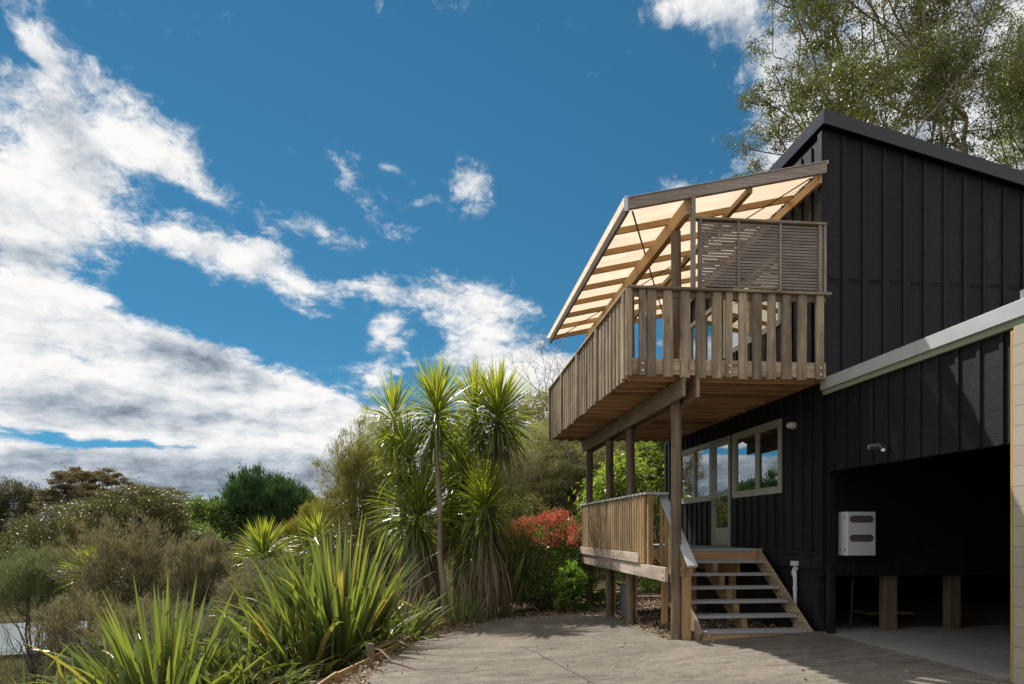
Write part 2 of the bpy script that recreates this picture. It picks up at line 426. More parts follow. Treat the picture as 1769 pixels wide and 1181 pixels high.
def concrete(name, a, b, stain, brush=True, amt=0.6):
    m, N = newmat(name)
    t = N.n('ShaderNodeTexCoord')
    o = t.outputs['Object']
    big = N.n('ShaderNodeTexNoise', {'Vector': o, 'Scale': 0.38, 'Detail': 9.0, 'Roughness': 0.68, 'Distortion': 1.4}).outputs[0]
    mp = N.n('ShaderNodeMapping', {0: o, 2: (0, 0, R(-24)), 3: (0.55, 2.4, 1.0)}).outputs[0]
    streak = N.n('ShaderNodeTexNoise', {'Vector': mp, 'Scale': 1.3, 'Detail': 10.0, 'Roughness': 0.72, 'Distortion': 1.8}).outputs[0]
    mp2 = N.n('ShaderNodeMapping', {0: o, 2: (0, 0, R(-20)), 3: (4.0, 60.0, 1.0)}).outputs[0]
    brs = N.n('ShaderNodeTexNoise', {'Vector': mp2, 'Scale': 1.0, 'Detail': 3.0, 'Roughness': 0.6}).outputs[0]
    mid = N.n('ShaderNodeTexNoise', {'Vector': o, 'Scale': 9.0, 'Detail': 10.0, 'Roughness': 0.8, 'Distortion': 0.6}).outputs[0]
    fine = N.n('ShaderNodeTexNoise', {'Vector': o, 'Scale': 70.0, 'Detail': 4.0, 'Roughness': 0.8}).outputs[0]
    agg = N.n('ShaderNodeTexVoronoi', {'Vector': o, 'Scale': 95.0}).outputs['Color']
    aggv = N.n('ShaderNodeSeparateColor', {0: agg}).outputs[0]
    spot_ = N.n('ShaderNodeTexVoronoi', {'Vector': o, 'Scale': 1.7, 'Randomness': 1.0}).outputs['Distance']
    mark = N.n('ShaderNodeTexNoise', {'Vector': o, 'Scale': 1.4, 'Detail': 2.0}).outputs[0]
    col = N.mix(N.smooth(big, 0.36, 0.66), a, b)
    col = N.mix(N.m('MULTIPLY', N.smooth(streak, 0.44, 0.66), amt), col, stain)
    col = N.mix(N.m('MULTIPLY', N.smooth(mid, 0.49, 0.62), 0.55), col, stain)
    col = N.mix(N.m('MULTIPLY', N.smooth(mid, 0.47, 0.34), 0.45), col, tuple(min(1, x * 1.35) for x in b))
    col = N.mix(N.m('MULTIPLY', N.smooth(aggv, 0.55, 1.0), 0.30), col, tuple(min(1, x * 1.6) for x in b))
    col = N.mix(N.m('MULTIPLY', N.smooth(fine, 0.50, 0.62), 0.6), col, tuple(x * 0.45 for x in a))
    col = N.mix(N.m('MULTIPLY', N.m('MULTIPLY', N.smooth(spot_, 0.075, 0.03), N.smooth(mark, 0.5, 0.6)), 0.7), col, tuple(x * 0.4 for x in stain))
    if brush:
        so = N.n('ShaderNodeSeparateXYZ', {0: N.n('ShaderNodeMapping', {0: o, 2: (0, 0, R(33))}).outputs[0]})
        wob = N.m('MULTIPLY_ADD', big, 0.5, so.outputs[1])
        for yc in (4.9, 6.35, 8.1):
            dst = N.m('ABSOLUTE', N.m('SUBTRACT', wob, yc))
            col = N.mix(N.m('MULTIPLY', N.m('MULTIPLY', N.smooth(dst, 0.17, 0.05), N.smooth(streak, 0.35, 0.6)), 0.42), col, stain)
        col = N.mix(N.m('MULTIPLY', N.smooth(brs, 0.5, 0.7), 0.22), col, tuple(x * 0.6 for x in a))
    h = N.m('ADD', N.m('ADD', fine, N.m('MULTIPLY', aggv, 0.5)), N.m('MULTIPLY', mid, 1.2))
    bp = N.n('ShaderNodeBump', {'Strength': 0.7, 'Distance': 0.008, 'Height': h})
    p = N.n('ShaderNodeBsdfPrincipled', {'Base Color': col, 'Roughness': 0.9, 'Specular IOR Level': 0.25, 'Normal': bp.outputs[0]})
    finish(N, p.outputs[0])


concrete('drive_concrete', (0.150, 0.128, 0.103), (0.245, 0.213, 0.175), (0.078, 0.064, 0.050), amt=0.72)
concrete('slab_concrete', (0.30, 0.285, 0.26), (0.36, 0.345, 0.32), (0.19, 0.18, 0.165), amt=0.4)


def soil_mat():
    m, N = newmat('soil_gravel')
    t = N.n('ShaderNodeTexCoord')
    o = t.outputs['Object']
    vo = N.n('ShaderNodeTexVoronoi', {'Vector': o, 'Scale': 42.0})
    big = N.n('ShaderNodeTexNoise', {'Vector': o, 'Scale': 1.1, 'Detail': 6.0, 'Roughness': 0.6}).outputs[0]
    fine = N.n('ShaderNodeTexNoise', {'Vector': o, 'Scale': 30.0, 'Detail': 6.0, 'Roughness': 0.7}).outputs[0]
    sc = N.n('ShaderNodeSeparateColor', {0: vo.outputs['Color']})
    col = N.ramp(sc.outputs[0], [(0.0, (0.09, 0.058, 0.038)), (0.4, (0.18, 0.12, 0.08)), (0.75, (0.27, 0.19, 0.135)), (1.0, (0.36, 0.27, 0.20))])
    col = N.mix(N.m('MULTIPLY', N.smooth(big, 0.5, 0.62), 0.5), col, (0.075, 0.085, 0.03))
    col = N.mix(N.m('MULTIPLY', fine, 0.35), col, (0.08, 0.055, 0.036))
    bp = N.n('ShaderNodeBump', {'Strength': 1.0, 'Distance': 0.02, 'Height': N.m('SUBTRACT', fine, vo.outputs['Distance'])})
    p = N.n('ShaderNodeBsdfPrincipled', {'Base Color': col, 'Roughness': 0.95, 'Normal': bp.outputs[0]})
    finish(N, p.outputs[0])


soil_mat()


def hill_mat():
    m, N = newmat('valley_ground')
    t = N.n('ShaderNodeTexCoord')
    a = N.n('ShaderNodeTexNoise', {'Vector': t.outputs['Object'], 'Scale': 0.6, 'Detail': 8.0, 'Roughness': 0.7}).outputs[0]
    col = N.ramp(a, [(0.3, (0.028, 0.03, 0.014)), (0.5, (0.06, 0.055, 0.028)), (0.7, (0.085, 0.085, 0.035))])
    p = N.n('ShaderNodeBsdfPrincipled', {'Base Color': col, 'Roughness': 1.0, 'Specular IOR Level': 0.0})
    finish(N, p.outputs[0])


hill_mat()


def glass_mat():
    m, N = newmat('window_glass')
    tr = N.n('ShaderNodeBsdfTransparent', {0: (0.62, 0.66, 0.66, 1)})
    gl = N.n('ShaderNodeBsdfGlossy', {0: (0.86, 0.9, 0.93, 1), 'Roughness': 0.008})
    fr = N.n('ShaderNodeFresnel', {'IOR': 1.5})
    fac = N.m('MULTIPLY_ADD', fr.outputs[0], 1.7, 0.30, clamp=True)
    mx = N.n('ShaderNodeMixShader', {0: fac, 1: tr.outputs[0], 2: gl.outputs[0]})
    finish(N, mx.outputs[0])


glass_mat()


def sheet_mat():
    m, N = newmat('clear_sheet')
    t = N.n('ShaderNodeTexCoord')
    v = N.n('ShaderNodeMapping', {0: t.outputs['Object'], 3: (0.7, 1.6, 1.0)}).outputs[0]
    n = N.n('ShaderNodeTexNoise', {'Vector': v, 'Scale': 2.0, 'Detail': 6.0, 'Roughness': 0.6}).outputs[0]
    v2 = N.n('ShaderNodeMapping', {0: t.outputs['Object'], 3: (0.5, 9.0, 1.0)}).outputs[0]
    n2 = N.n('ShaderNodeTexNoise', {'Vector': v2, 'Scale': 1.5, 'Detail': 6.0, 'Roughness': 0.65}).outputs[0]
    col = N.ramp(n, [(0.3, (0.62, 0.49, 0.36)), (0.7, (0.77, 0.64, 0.49))])
    col = N.mix(N.m('MULTIPLY', N.smooth(n2, 0.48, 0.7), 0.5), col, (0.52, 0.40, 0.28))
    tl = N.n('ShaderNodeBsdfTranslucent', {0: col})
    df = N.n('ShaderNodeBsdfDiffuse', {0: (0.75, 0.66, 0.52, 1)})
    tp = N.n('ShaderNodeBsdfTransparent', {0: (0.95, 0.90, 0.80, 1)})
    gl = N.n('ShaderNodeBsdfGlossy', {0: (0.9, 0.9, 0.9, 1), 'Roughness': 0.25})
    a = N.n('ShaderNodeMixShader', {0: 0.25, 1: tl.outputs[0], 2: df.outputs[0]})
    b = N.n('ShaderNodeMixShader', {0: 0.16, 1: a.outputs[0], 2: tp.outputs[0]})
    c = N.n('ShaderNodeMixShader', {0: 0.05, 1: b.outputs[0], 2: gl.outputs[0]})
    finish(N, c.outputs[0])


sheet_mat()


def water_mat():
    m, N = newmat('pond_water')
    t = N.n('ShaderNodeTexCoord')
    n = N.n('ShaderNodeTexNoise', {'Vector': t.outputs['Object'], 'Scale': 3.0, 'Detail': 4.0}).outputs[0]
    bp = N.n('ShaderNodeBump', {'Strength': 0.05, 'Distance': 0.02, 'Height': n})
    p = N.n('ShaderNodeBsdfPrincipled', {'Base Color': (0.36, 0.42, 0.47, 1), 'Roughness': 0.25, 'Specular IOR Level': 1.0, 'IOR': 1.6, 'Normal': bp.outputs[0]})
    gl = N.n('ShaderNodeBsdfGlossy', {0: (0.9, 0.93, 0.96, 1), 'Roughness': 0.03, 'Normal': bp.outputs[0]})
    mx = N.n('ShaderNodeMixShader', {0: 0.45, 1: p.outputs[0], 2: gl.outputs[0]})
    finish(N, mx.outputs[0])


water_mat()


def leaf(name, stops, trans=0.4, tcol=None, rough=0.42, spec=0.5):
    """leaf surface: colour varies leaf by leaf through the 'tint' attribute of the mesh"""
    m, N = newmat(name)
    a = N.n('ShaderNodeAttribute', None, attribute_name='tint').outputs['Fac']
    k = len(stops)
    col = N.ramp(a, [(i / (k - 1), c) for i, c in enumerate(stops)])
    p = N.n('ShaderNodeBsdfPrincipled', {'Base Color': col, 'Roughness': rough, 'Specular IOR Level': spec})
    tcl = N.mix(1.0, col, tcol or (1.9, 2.0, 0.75), 'MULTIPLY')
    tl = N.n('ShaderNodeBsdfTranslucent', {0: tcl})
    mx = N.n('ShaderNodeMixShader', {0: trans, 1: p.outputs[0], 2: tl.outputs[0]})
    finish(N, mx.outputs[0])
    return m


leaf('flax_leaf', [(0.068, 0.089, 0.042), (0.117, 0.147, 0.054), (0.166, 0.197, 0.057), (0.246, 0.246, 0.062), (0.32, 0.234, 0.086)], 0.36, (1.75, 1.85, 0.75), 0.27, 0.85)
leaf('cabbage_leaf', [(0.084, 0.118, 0.038), (0.132, 0.18, 0.05), (0.192, 0.24, 0.06), (0.288, 0.3, 0.07)], 0.44, (2.3, 2.1, 0.55), 0.30, 0.8)
leaf('dead_leaf', [(0.13, 0.085, 0.052), (0.22, 0.155, 0.095), (0.36, 0.29, 0.20)], 0.25, (1.3, 1.1, 0.8), 0.6, 0.4)
leaf('gum_leaf', [(0.050, 0.050, 0.018), (0.085, 0.092, 0.026), (0.125, 0.140, 0.034), (0.14, 0.10, 0.045)], 0.32, (1.6, 1.6, 0.7))
leaf('wattle_leaf', [(0.10, 0.13, 0.024), (0.15, 0.18, 0.032), (0.21, 0.23, 0.045)], 0.4, (1.9, 1.9, 0.5))
leaf('conifer_leaf', [(0.032, 0.064, 0.026), (0.052, 0.102, 0.038), (0.08, 0.142, 0.049)], 0.2, (1.3, 1.6, 0.6), 0.6, 0.3)
leaf('light_tree_leaf', [(0.091, 0.134, 0.04), (0.13, 0.182, 0.051), (0.168, 0.229, 0.064)], 0.3, (1.5, 1.7, 0.6))
leaf('glossy_dark_leaf', [(0.059, 0.061, 0.024), (0.095, 0.095, 0.034), (0.14, 0.128, 0.046), (0.183, 0.14, 0.067)], 0.28, (1.5, 1.5, 0.5), 0.42, 0.6)
leaf('umbrella_leaf', [(0.11, 0.09, 0.055), (0.159, 0.132, 0.076), (0.207, 0.171, 0.095)], 0.28, (1.4, 1.3, 0.7), 0.6, 0.3)
leaf('far_gum_leaf', [(0.06, 0.062, 0.043), (0.094, 0.094, 0.058), (0.132, 0.125, 0.072)], 0.25, (1.3, 1.4, 0.8), 0.6, 0.3)
leaf('feather_leaf', [(0.114, 0.108, 0.045), (0.175, 0.172, 0.062), (0.234, 0.228, 0.075), (0.268, 0.208, 0.1)], 0.38, (1.7, 1.6, 0.6), 0.5, 0.4)
leaf('brown_twig', [(0.115, 0.098, 0.062), (0.18, 0.155, 0.098), (0.27, 0.235, 0.16), (0.19, 0.20, 0.085), (0.12, 0.135, 0.05)], 0.25, (1.4, 1.3, 0.9), 0.7, 0.25)
leaf('soft_grey_leaf', [(0.085, 0.102, 0.056), (0.13, 0.148, 0.078), (0.175, 0.19, 0.105), (0.18, 0.155, 0.135)], 0.32, (1.4, 1.5, 0.8), 0.6, 0.3)
leaf('weeping_leaf', [(0.125, 0.128, 0.059), (0.212, 0.208, 0.091), (0.307, 0.293, 0.139), (0.248, 0.212, 0.154)], 0.34, (1.5, 1.5, 0.7), 0.5, 0.4)
leaf('lime_leaf', [(0.11, 0.16, 0.034), (0.17, 0.235, 0.046), (0.24, 0.30, 0.075), (0.36, 0.38, 0.22)], 0.42, (1.8, 1.8, 0.5), 0.35, 0.6)
leaf('photinia_green', [(0.079, 0.115, 0.038), (0.148, 0.214, 0.055), (0.236, 0.316, 0.071)], 0.28, (1.7, 1.8, 0.4), 0.3, 0.8)
leaf('photinia_red', [(0.403, 0.073, 0.062), (0.582, 0.134, 0.112), (0.672, 0.269, 0.19), (0.336, 0.246, 0.078)], 0.30, (1.3, 1.1, 1.0), 0.33, 0.6)
leaf('bright_leaf', [(0.10, 0.17, 0.035), (0.17, 0.27, 0.05), (0.26, 0.36, 0.09)], 0.42, (1.7, 1.8, 0.4), 0.4, 0.5)
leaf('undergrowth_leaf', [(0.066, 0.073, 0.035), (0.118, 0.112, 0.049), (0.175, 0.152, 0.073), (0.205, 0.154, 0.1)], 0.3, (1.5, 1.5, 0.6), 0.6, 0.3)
leaf('grass_blade', [(0.08, 0.10, 0.02), (0.14, 0.17, 0.03), (0.24, 0.22, 0.09)], 0.4, (1.7, 1.8, 0.5), 0.5)
leaf('litter', [(0.10, 0.065, 0.04), (0.20, 0.14, 0.09), (0.36, 0.28, 0.20), (0.5, 0.42, 0.33)], 0.1, (1.2, 1.1, 0.9), 0.8, 0.2)


# ------------------------------------------------------------------ mesh builders
def tag(o, label=None, cat=None, group=None, kind=None):
    if label:
        o['label'] = label
    if cat:
        o['category'] = cat
    if group:
        o['group'] = group
    if kind:
        o['kind'] = kind
    return o


def empty(name, loc, label, cat, group=None):
    o = bpy.data.objects.new(name, None)
    o.location = loc
    o.empty_display_size = 0.3
    COL.objects.link(o)
    return tag(o, label, cat, group)


def root_loc(parent):
    v = Vector((0, 0, 0))
    while parent is not None:
        v += parent.location
        parent = parent.parent
    return v


class MB:
    """collects solids in world coordinates; build() links them as ONE object"""
    def __init__(s):
        s.v = []
        s.f = []
        s.sm = []

    def add(s, vs, fs, smooth=False):
        k = len(s.v)
        s.v += [tuple(v) for v in vs]
        s.f += [tuple(i + k for i in f) for f in fs]
        s.sm += [smooth] * len(fs)
        return s

    def box(s, x0, x1, y0, y1, z0, z1):
        x0, x1 = min(x0, x1), max(x0, x1)
        y0, y1 = min(y0, y1), max(y0, y1)
        z0, z1 = min(z0, z1), max(z0, z1)
        vs = [(x0, y0, z0), (x1, y0, z0), (x1, y1, z0), (x0, y1, z0), (x0, y0, z1), (x1, y0, z1), (x1, y1, z1), (x0, y1, z1)]
        return s.add(vs, [(0, 3, 2, 1), (4, 5, 6, 7), (0, 1, 5, 4), (1, 2, 6, 5), (2, 3, 7, 6), (3, 0, 4, 7)])

    def bar(s, p, q, w, h, up=(0, 0, 1), cut=None):
        """timber from p to q (centre line), w across, h along up"""
        p, q, up = Vector(p), Vector(q), Vector(up)
        d = (q - p).normalized()
        side = d.cross(up).normalized()
        u = side.cross(d).normalized()
        if cut == 'plumb':
            u = Vector((0, 0, 1)) / max(0.2, abs(u.z))
        vs = []
        for c in (p, q):
            for a, b in ((-1, -1), (1, -1), (1, 1), (-1, 1)):
                vs.append(c + side * (a * w / 2) + u * (b * h / 2))
        return s.add(vs, [(0, 1, 2, 3), (7, 6, 5, 4), (0, 4, 5, 1), (1, 5, 6, 2), (2, 6, 7, 3), (3, 7, 4, 0)])

    def tube(s, pts, rad, n=10, smooth=True):
        pts = [Vector(p) for p in pts]
        rings = []
        for i, p in enumerate(pts):
            d = (pts[min(i + 1, len(pts) - 1)] - pts[max(i - 1, 0)]).normalized()
            a = d.orthogonal().normalized()
            b = d.cross(a)
            r = rad[i] if isinstance(rad, (list, tuple)) else rad
            rings.append([p + a * (r * math.cos(t)) + b * (r * math.sin(t)) for t in [2 * math.pi * k / n for k in range(n)]])
        # keep rings aligned
        for i in range(1, len(rings)):
            best = min(range(n), key=lambda k: (rings[i][k] - rings[i - 1][0]).length)
            rr = rings[i][best:] + rings[i][:best]
            if (rr[1] - rings[i - 1][1]).length > (rr[-1] - rings[i - 1][1]).length:
                rr = [rr[0]] + rr[1:][::-1]
            rings[i] = rr
        vs = [v for r in rings for v in r]
        fs = []
        for i in range(len(rings) - 1):
            for k in range(n):
                fs.append((i * n + k, i * n + (k + 1) % n, (i + 1) * n + (k + 1) % n, (i + 1) * n + k))
        s.add(vs, fs, smooth)
        L = len(rings) - 1
        s.add(rings[0], [tuple(range(n))[::-1]])
        s.add(rings[L], [tuple(range(n))])
        return s

    def prism(s, poly, a, b, axis='Y'):
        """polygon extruded from a to b along an axis; poly gives the two other coordinates"""
        def mk(p, t):
            return {'X': (t, p[0], p[1]), 'Y': (p[0], t, p[1]), 'Z': (p[0], p[1], t)}[axis]
        n = len(poly)
        vs = [mk(p, a) for p in poly] + [mk(p, b) for p in poly]
        fs = [tuple(range(n)), tuple(range(n, 2 * n))[::-1]]
        fs += [(i, i + n, (i + 1) % n + n, (i + 1) % n) for i in range(n)]
        return s.add(vs, fs)

    def ball(s, c, r, nu=14, nv=9):
        c = Vector(c)
        r = r if isinstance(r, (tuple, list)) else (r, r, r)
        vs = []
        for j in range(1, nv):
            ph = math.pi * j / nv
            for i in range(nu):
                t = 2 * math.pi * i / nu
                vs.append((c.x + r[0] * math.sin(ph) * math.cos(t), c.y + r[1] * math.sin(ph) * math.sin(t), c.z + r[2] * math.cos(ph)))
        vs += [(c.x, c.y, c.z + r[2]), (c.x, c.y, c.z - r[2])]
        T, B = len(vs) - 2, len(vs) - 1
        fs = []
        for j in range(nv - 2):
            for i in range(nu):
                fs.append((j * nu + i, (j + 1) * nu + i, (j + 1) * nu + (i + 1) % nu, j * nu + (i + 1) % nu))
        for i in range(nu):
            fs.append((T, i, (i + 1) % nu))
            fs.append((B, (nv - 2) * nu + (i + 1) % nu, (nv - 2) * nu + i))
        return s.add(vs, fs, True)

    def build(s, name, mat, parent=None, bevel=0.0, origin=None):
        me = bpy.data.meshes.new(name)
        base = root_loc(parent)
        if origin is None and parent is None:
            xs = [v[0] for v in s.v]; ys = [v[1] for v in s.v]; zs = [v[2] for v in s.v]
            origin = ((min(xs) + max(xs)) / 2, (min(ys) + max(ys)) / 2, min(zs))
        off = Vector(origin) if origin is not None else base
        me.from_pydata([(v[0] - off.x, v[1] - off.y, v[2] - off.z) for v in s.v], [], s.f)
        me.materials.append(MATS[mat] if isinstance(mat, str) else mat)
        me.polygons.foreach_set('use_smooth', s.sm)
        me.update()
        o = bpy.data.objects.new(name, me)
        COL.objects.link(o)
        o.parent = parent
        o.location = off - base
        if bevel:
            bm = o.modifiers.new('bevel', 'BEVEL')
            bm.width = bevel
            bm.segments = 2
            bm.limit_method = 'ANGLE'
            bm.angle_limit = R(40)
        return o


def quick(name, mat, parent, bevel=0.0, origin=None, **k):
    return None


def again(o, dx=0, dy=0, dz=0, parent=None, rz=0.0):
    """another individual sharing the mesh of o"""
    c = o.copy()
    COL.objects.link(c)
    c.parent = parent if parent is not None else o.parent
    c.location = o.location + Vector((dx, dy, dz))
    if rz:
        c.rotation_euler.z += rz
    return c


def np_mesh(name, verts, faces, mat, parent=None, tint=None, smooth=False, origin=None):
    verts = np.asarray(verts, dtype=np.float32)
    faces = np.asarray(faces, dtype=np.int32)
    base = root_loc(parent)
    off = Vector(origin) if origin is not None else (base if parent is not None else Vector((float(verts[:, 0].mean()), float(verts[:, 1].mean()), float(verts[:, 2].min()))))
    me = bpy.data.meshes.new(name)
    nv, nf, k = len(verts), len(faces), faces.shape[1]
    me.vertices.add(nv)
    me.vertices.foreach_set('co', (verts - np.array(off, dtype=np.float32)).ravel())
    me.loops.add(nf * k)
    me.loops.foreach_set('vertex_index', faces.ravel())
    me.polygons.add(nf)
    me.polygons.foreach_set('loop_start', np.arange(0, nf * k, k, dtype=np.int32))
    me.polygons.foreach_set('use_smooth', np.full(nf, smooth))
    if tint is not None:
        at_ = me.attributes.new('tint', 'FLOAT', 'FACE')
        at_.data.foreach_set('value', np.asarray(tint, dtype=np.float32))
    me.update(calc_edges=True)
    me.validate()
    me.materials.append(MATS[mat])
    o = bpy.data.objects.new(name, me)
    COL.objects.link(o)
    o.parent = parent
    o.location = off - base
    return o


# ------------------------------------------------------------------ the lie of the land
def edge_x(y):
    if y < 14.4:
        return -1.30 + 0.24 * (y - 9.5)
    return -0.12 + 0.42 * (y - 14.4)


def ground_z(x, y):
    xx = max(x, -2.5)
    z = -0.060 * (5.75 - min(xx, 5.75)) - 0.035 * (min(max(y, 10.0), 24.0) - 10.0)
    e = min(edge_x(y), 2.6)
    s = e - x
    if s > 0:
        k = min(1.0, s / 0.5)
        z -= 0.16 * k
        s2 = max(0.0, s - 0.5)
        z -= 0.30 * min(s2, 14.0)
    far = math.hypot(x, y) - 70.0
    if far > 0:
        z += 0.060 * min(far, 160.0)
    yb = y - 26.0
    if yb > 0 and x > -2:
        z += 0.10 * min(yb, 40.0) * min(1.0, (x + 2) / 6.0)
    return z


def terrain():
    def axis(lo, hi, dense_lo, dense_hi, step):
        a = list(np.arange(dense_lo, dense_hi + 1e-6, step))
        t, st = dense_hi, step
        while t < hi:
            st *= 1.18
            t += st
            a.append(min(t, hi))
        t, st = dense_lo, step
        while t > lo:
            st *= 1.18
            t -= st
            a.insert(0, max(t, lo))
        return np.array(a)
    xs = axis(-900, 900, -9, 9, 0.25)
    ys = axis(-60, 1500, 4, 26, 0.25)
    V = np.zeros((len(ys), len(xs), 3))
    for j, y in enumerate(ys):
        for i, x in enumerate(xs):
            n = 0.0
            if x < edge_x(y) - 0.6:
                n = 0.25 * mnoise.noise(Vector((x * 0.35, y * 0.35, 0))) + 0.02
            elif not (x > -1 and y < 15):
                n = 0.02 * mnoise.noise(Vector((x * 2, y * 2, 3)))
            V[j, i] = (x, y, ground_z(x, y) + n - (0.12 if (5.6 < x < 12.2 and 6.3 < y < 17.5) else 0.0))
    nx = len(xs)
    J, I = np.meshgrid(np.arange(len(ys) - 1), np.arange(nx - 1), indexing='ij')
    a = (J * nx + I).ravel()
    F = np.stack([a, a + 1, a + nx + 1, a + nx], 1)
    o = np_mesh('ground', V.reshape(-1, 3), F, 'soil_gravel', smooth=True, origin=(0, 0, 0))
    o.data.materials.append(MATS['valley_ground'])
    cen = V[:-1, :-1].reshape(-1, 3)
    idx = np.array([1 if (c[0] < edge_x(c[1]) - 1.2 or c[1] > 21 or math.hypot(c[0], c[1]) > 30) else 0 for c in cen], dtype=np.int32)
    o.data.polygons.foreach_set('material_index', idx)
    o['kind'] = 'structure'


terrain()


def driveway():
    pl = [(-6, -1.6), (4.0, -1.45), (9.24, -0.91), (12.6, -0.42), (13.4, 0.10), (14.0, 0.52), (15.0, 0.95), (15.7, 1.25)]
    pr = [(-6, 5.74), (10.05, 5.74), (10.12, 3.86), (10.35, 3.50), (11.4, 3.52), (14.4, 3.62), (15.0, 3.4), (15.7, 2.4)]
    ys = np.concatenate([np.arange(-6, 9.9, 0.3), np.arange(9.9, 15.71, 0.05)])
    nx = 30
    V, F = [], []
    for j, y in enumerate(ys):
        l = np.interp(y, [p[0] for p in pl], [p[1] for p in pl]) + 0.02 * mnoise.noise(Vector((0, y * 2.2, 0)))
        r = np.interp(y, [p[0] for p in pr], [p[1] for p in pr])
        if y > 10.2:
            r += 0.03 * mnoise.noise(Vector((5, y * 2.2, 0)))
        for i in range(nx + 1):
            x = l + (r - l) * i / nx
            V.append((x, y, ground_z(x, y) + 0.035))
        if y > -6:
            a = (j - 1) * (nx + 1)
            for i in range(nx):
                F.append((a + i, a + i + 1, a + i + nx + 2, a + i + nx + 1))
    o = np_mesh('driveway', V, F, 'drive_concrete', smooth=False, origin=(0, 0, 0))
    o['kind'] = 'structure'
    m = MB()      # saw-cut joints
    def cut(a, b):
        n = 24
        for k in range(n):
            p = [a[i] + (b[i] - a[i]) * k / n for i in (0, 1)]
            q = [a[i] + (b[i] - a[i]) * (k + 1) / n for i in (0, 1)]
            d = Vector((q[0] - p[0], q[1] - p[1], 0)).normalized()
            s = Vector((-d.y, d.x, 0)) * 0.0035
            vs = []
            for c, sg in ((p, 1), (p, -1), (q, -1), (q, 1)):
                vs.append((c[0] + sg * s.x, c[1] + sg * s.y, ground_z(c[0], c[1]) + 0.040))
            m.add(vs, [(0, 1, 2, 3)])
    cut((1.25, 10.95), (2.05, 6.2))
    
    o = m.build('driveway_joints', 'cable_black', origin=(0, 0, 0))
    o['kind'] = 'structure'
    m = MB()
    m.box(5.745, 11.0, 6.40, 10.45, -0.16, 0.022)
    o = m.build('garage_slab', 'slab_concrete', origin=(0, 0, 0))
    o['kind'] = 'structure'
    m = MB()
    m.box(5.66, 5.742, 4.6, 9.99, -0.1, 0.030)
    o = m.build('threshold_kerb', 'slab_concrete', origin=(0, 0, 0))
    o['kind'] = 'structure'


driveway()

WX, CY, HY = 5.75, 9.96, 17.29      # house wall plane, near corner, far corner


# ------------------------------------------------------------------ house
def ztop(x):
    return 7.64 - 0.235 * (x - WX)


house = empty('house', (WX, CY, 0), 'black board and batten two storey house with a sloping roof behind the balcony', 'house')
OPEN = [(14.28, 16.25, 2.25, 3.42), (13.28, 14.20, 1.25, 3.46), (11.25, 13.12, 2.25, 3.42), (11.25, 13.55, 5.10, 6.27), (13.75, 16.35, 4.05, 6.27)]


def side_wall():
    m = MB()
    y0, y1, z0, z1 = CY + 0.1, HY, -0.7, 7.55
    ys = sorted({y0, y1} | {o[0] for o in OPEN} | {o[1] for o in OPEN})
    zs = sorted({z0, z1} | {o[2] for o in OPEN} | {o[3] for o in OPEN})
    for a, b in zip(ys, ys[1:]):
        run = None
        for c, d in zip(zs, zs[1:]):
            ym, zm = (a + b) / 2, (c + d) / 2
            hole = any(o[0] < ym < o[1] and o[2] < zm < o[3] for o in OPEN)
            if hole:
                if run:
                    m.box(WX, WX + 0.1, a, b, run[0], run[1])
                run = None
            else:
                run = (run[0], d) if run else (c, d)
        if run:
            m.box(WX, WX + 0.1, a, b, run[0], run[1])
    k = 0
    y = CY + 0.30
    while y < HY - 0.05:
        for (za, zb) in ((1.245, 3.80), (4.03, 7.5)):
            segs = [(za, zb)]
            for o in OPEN:
                if o[0] - 0.09 < y < o[1] + 0.09:
                    ns = []
                    for (p, q) in segs:
                        if o[3] + 0.06 <= p or o[2] - 0.06 >= q:
                            ns.append((p, q))
                        else:
                            if o[2] - 0.06 > p:
                                ns.append((p, o[2] - 0.06))
                            if o[3] + 0.06 < q:
                                ns.append((o[3] + 0.06, q))
                    segs = ns
            for (p, q) in segs:
                if q - p > 0.1:
                    m.box(WX - 0.026, WX - 0.0, y - 0.03, y + 0.03, p, q)
        y += 0.305
    m.build('side_wall', 'black_stain', house)


side_wall()


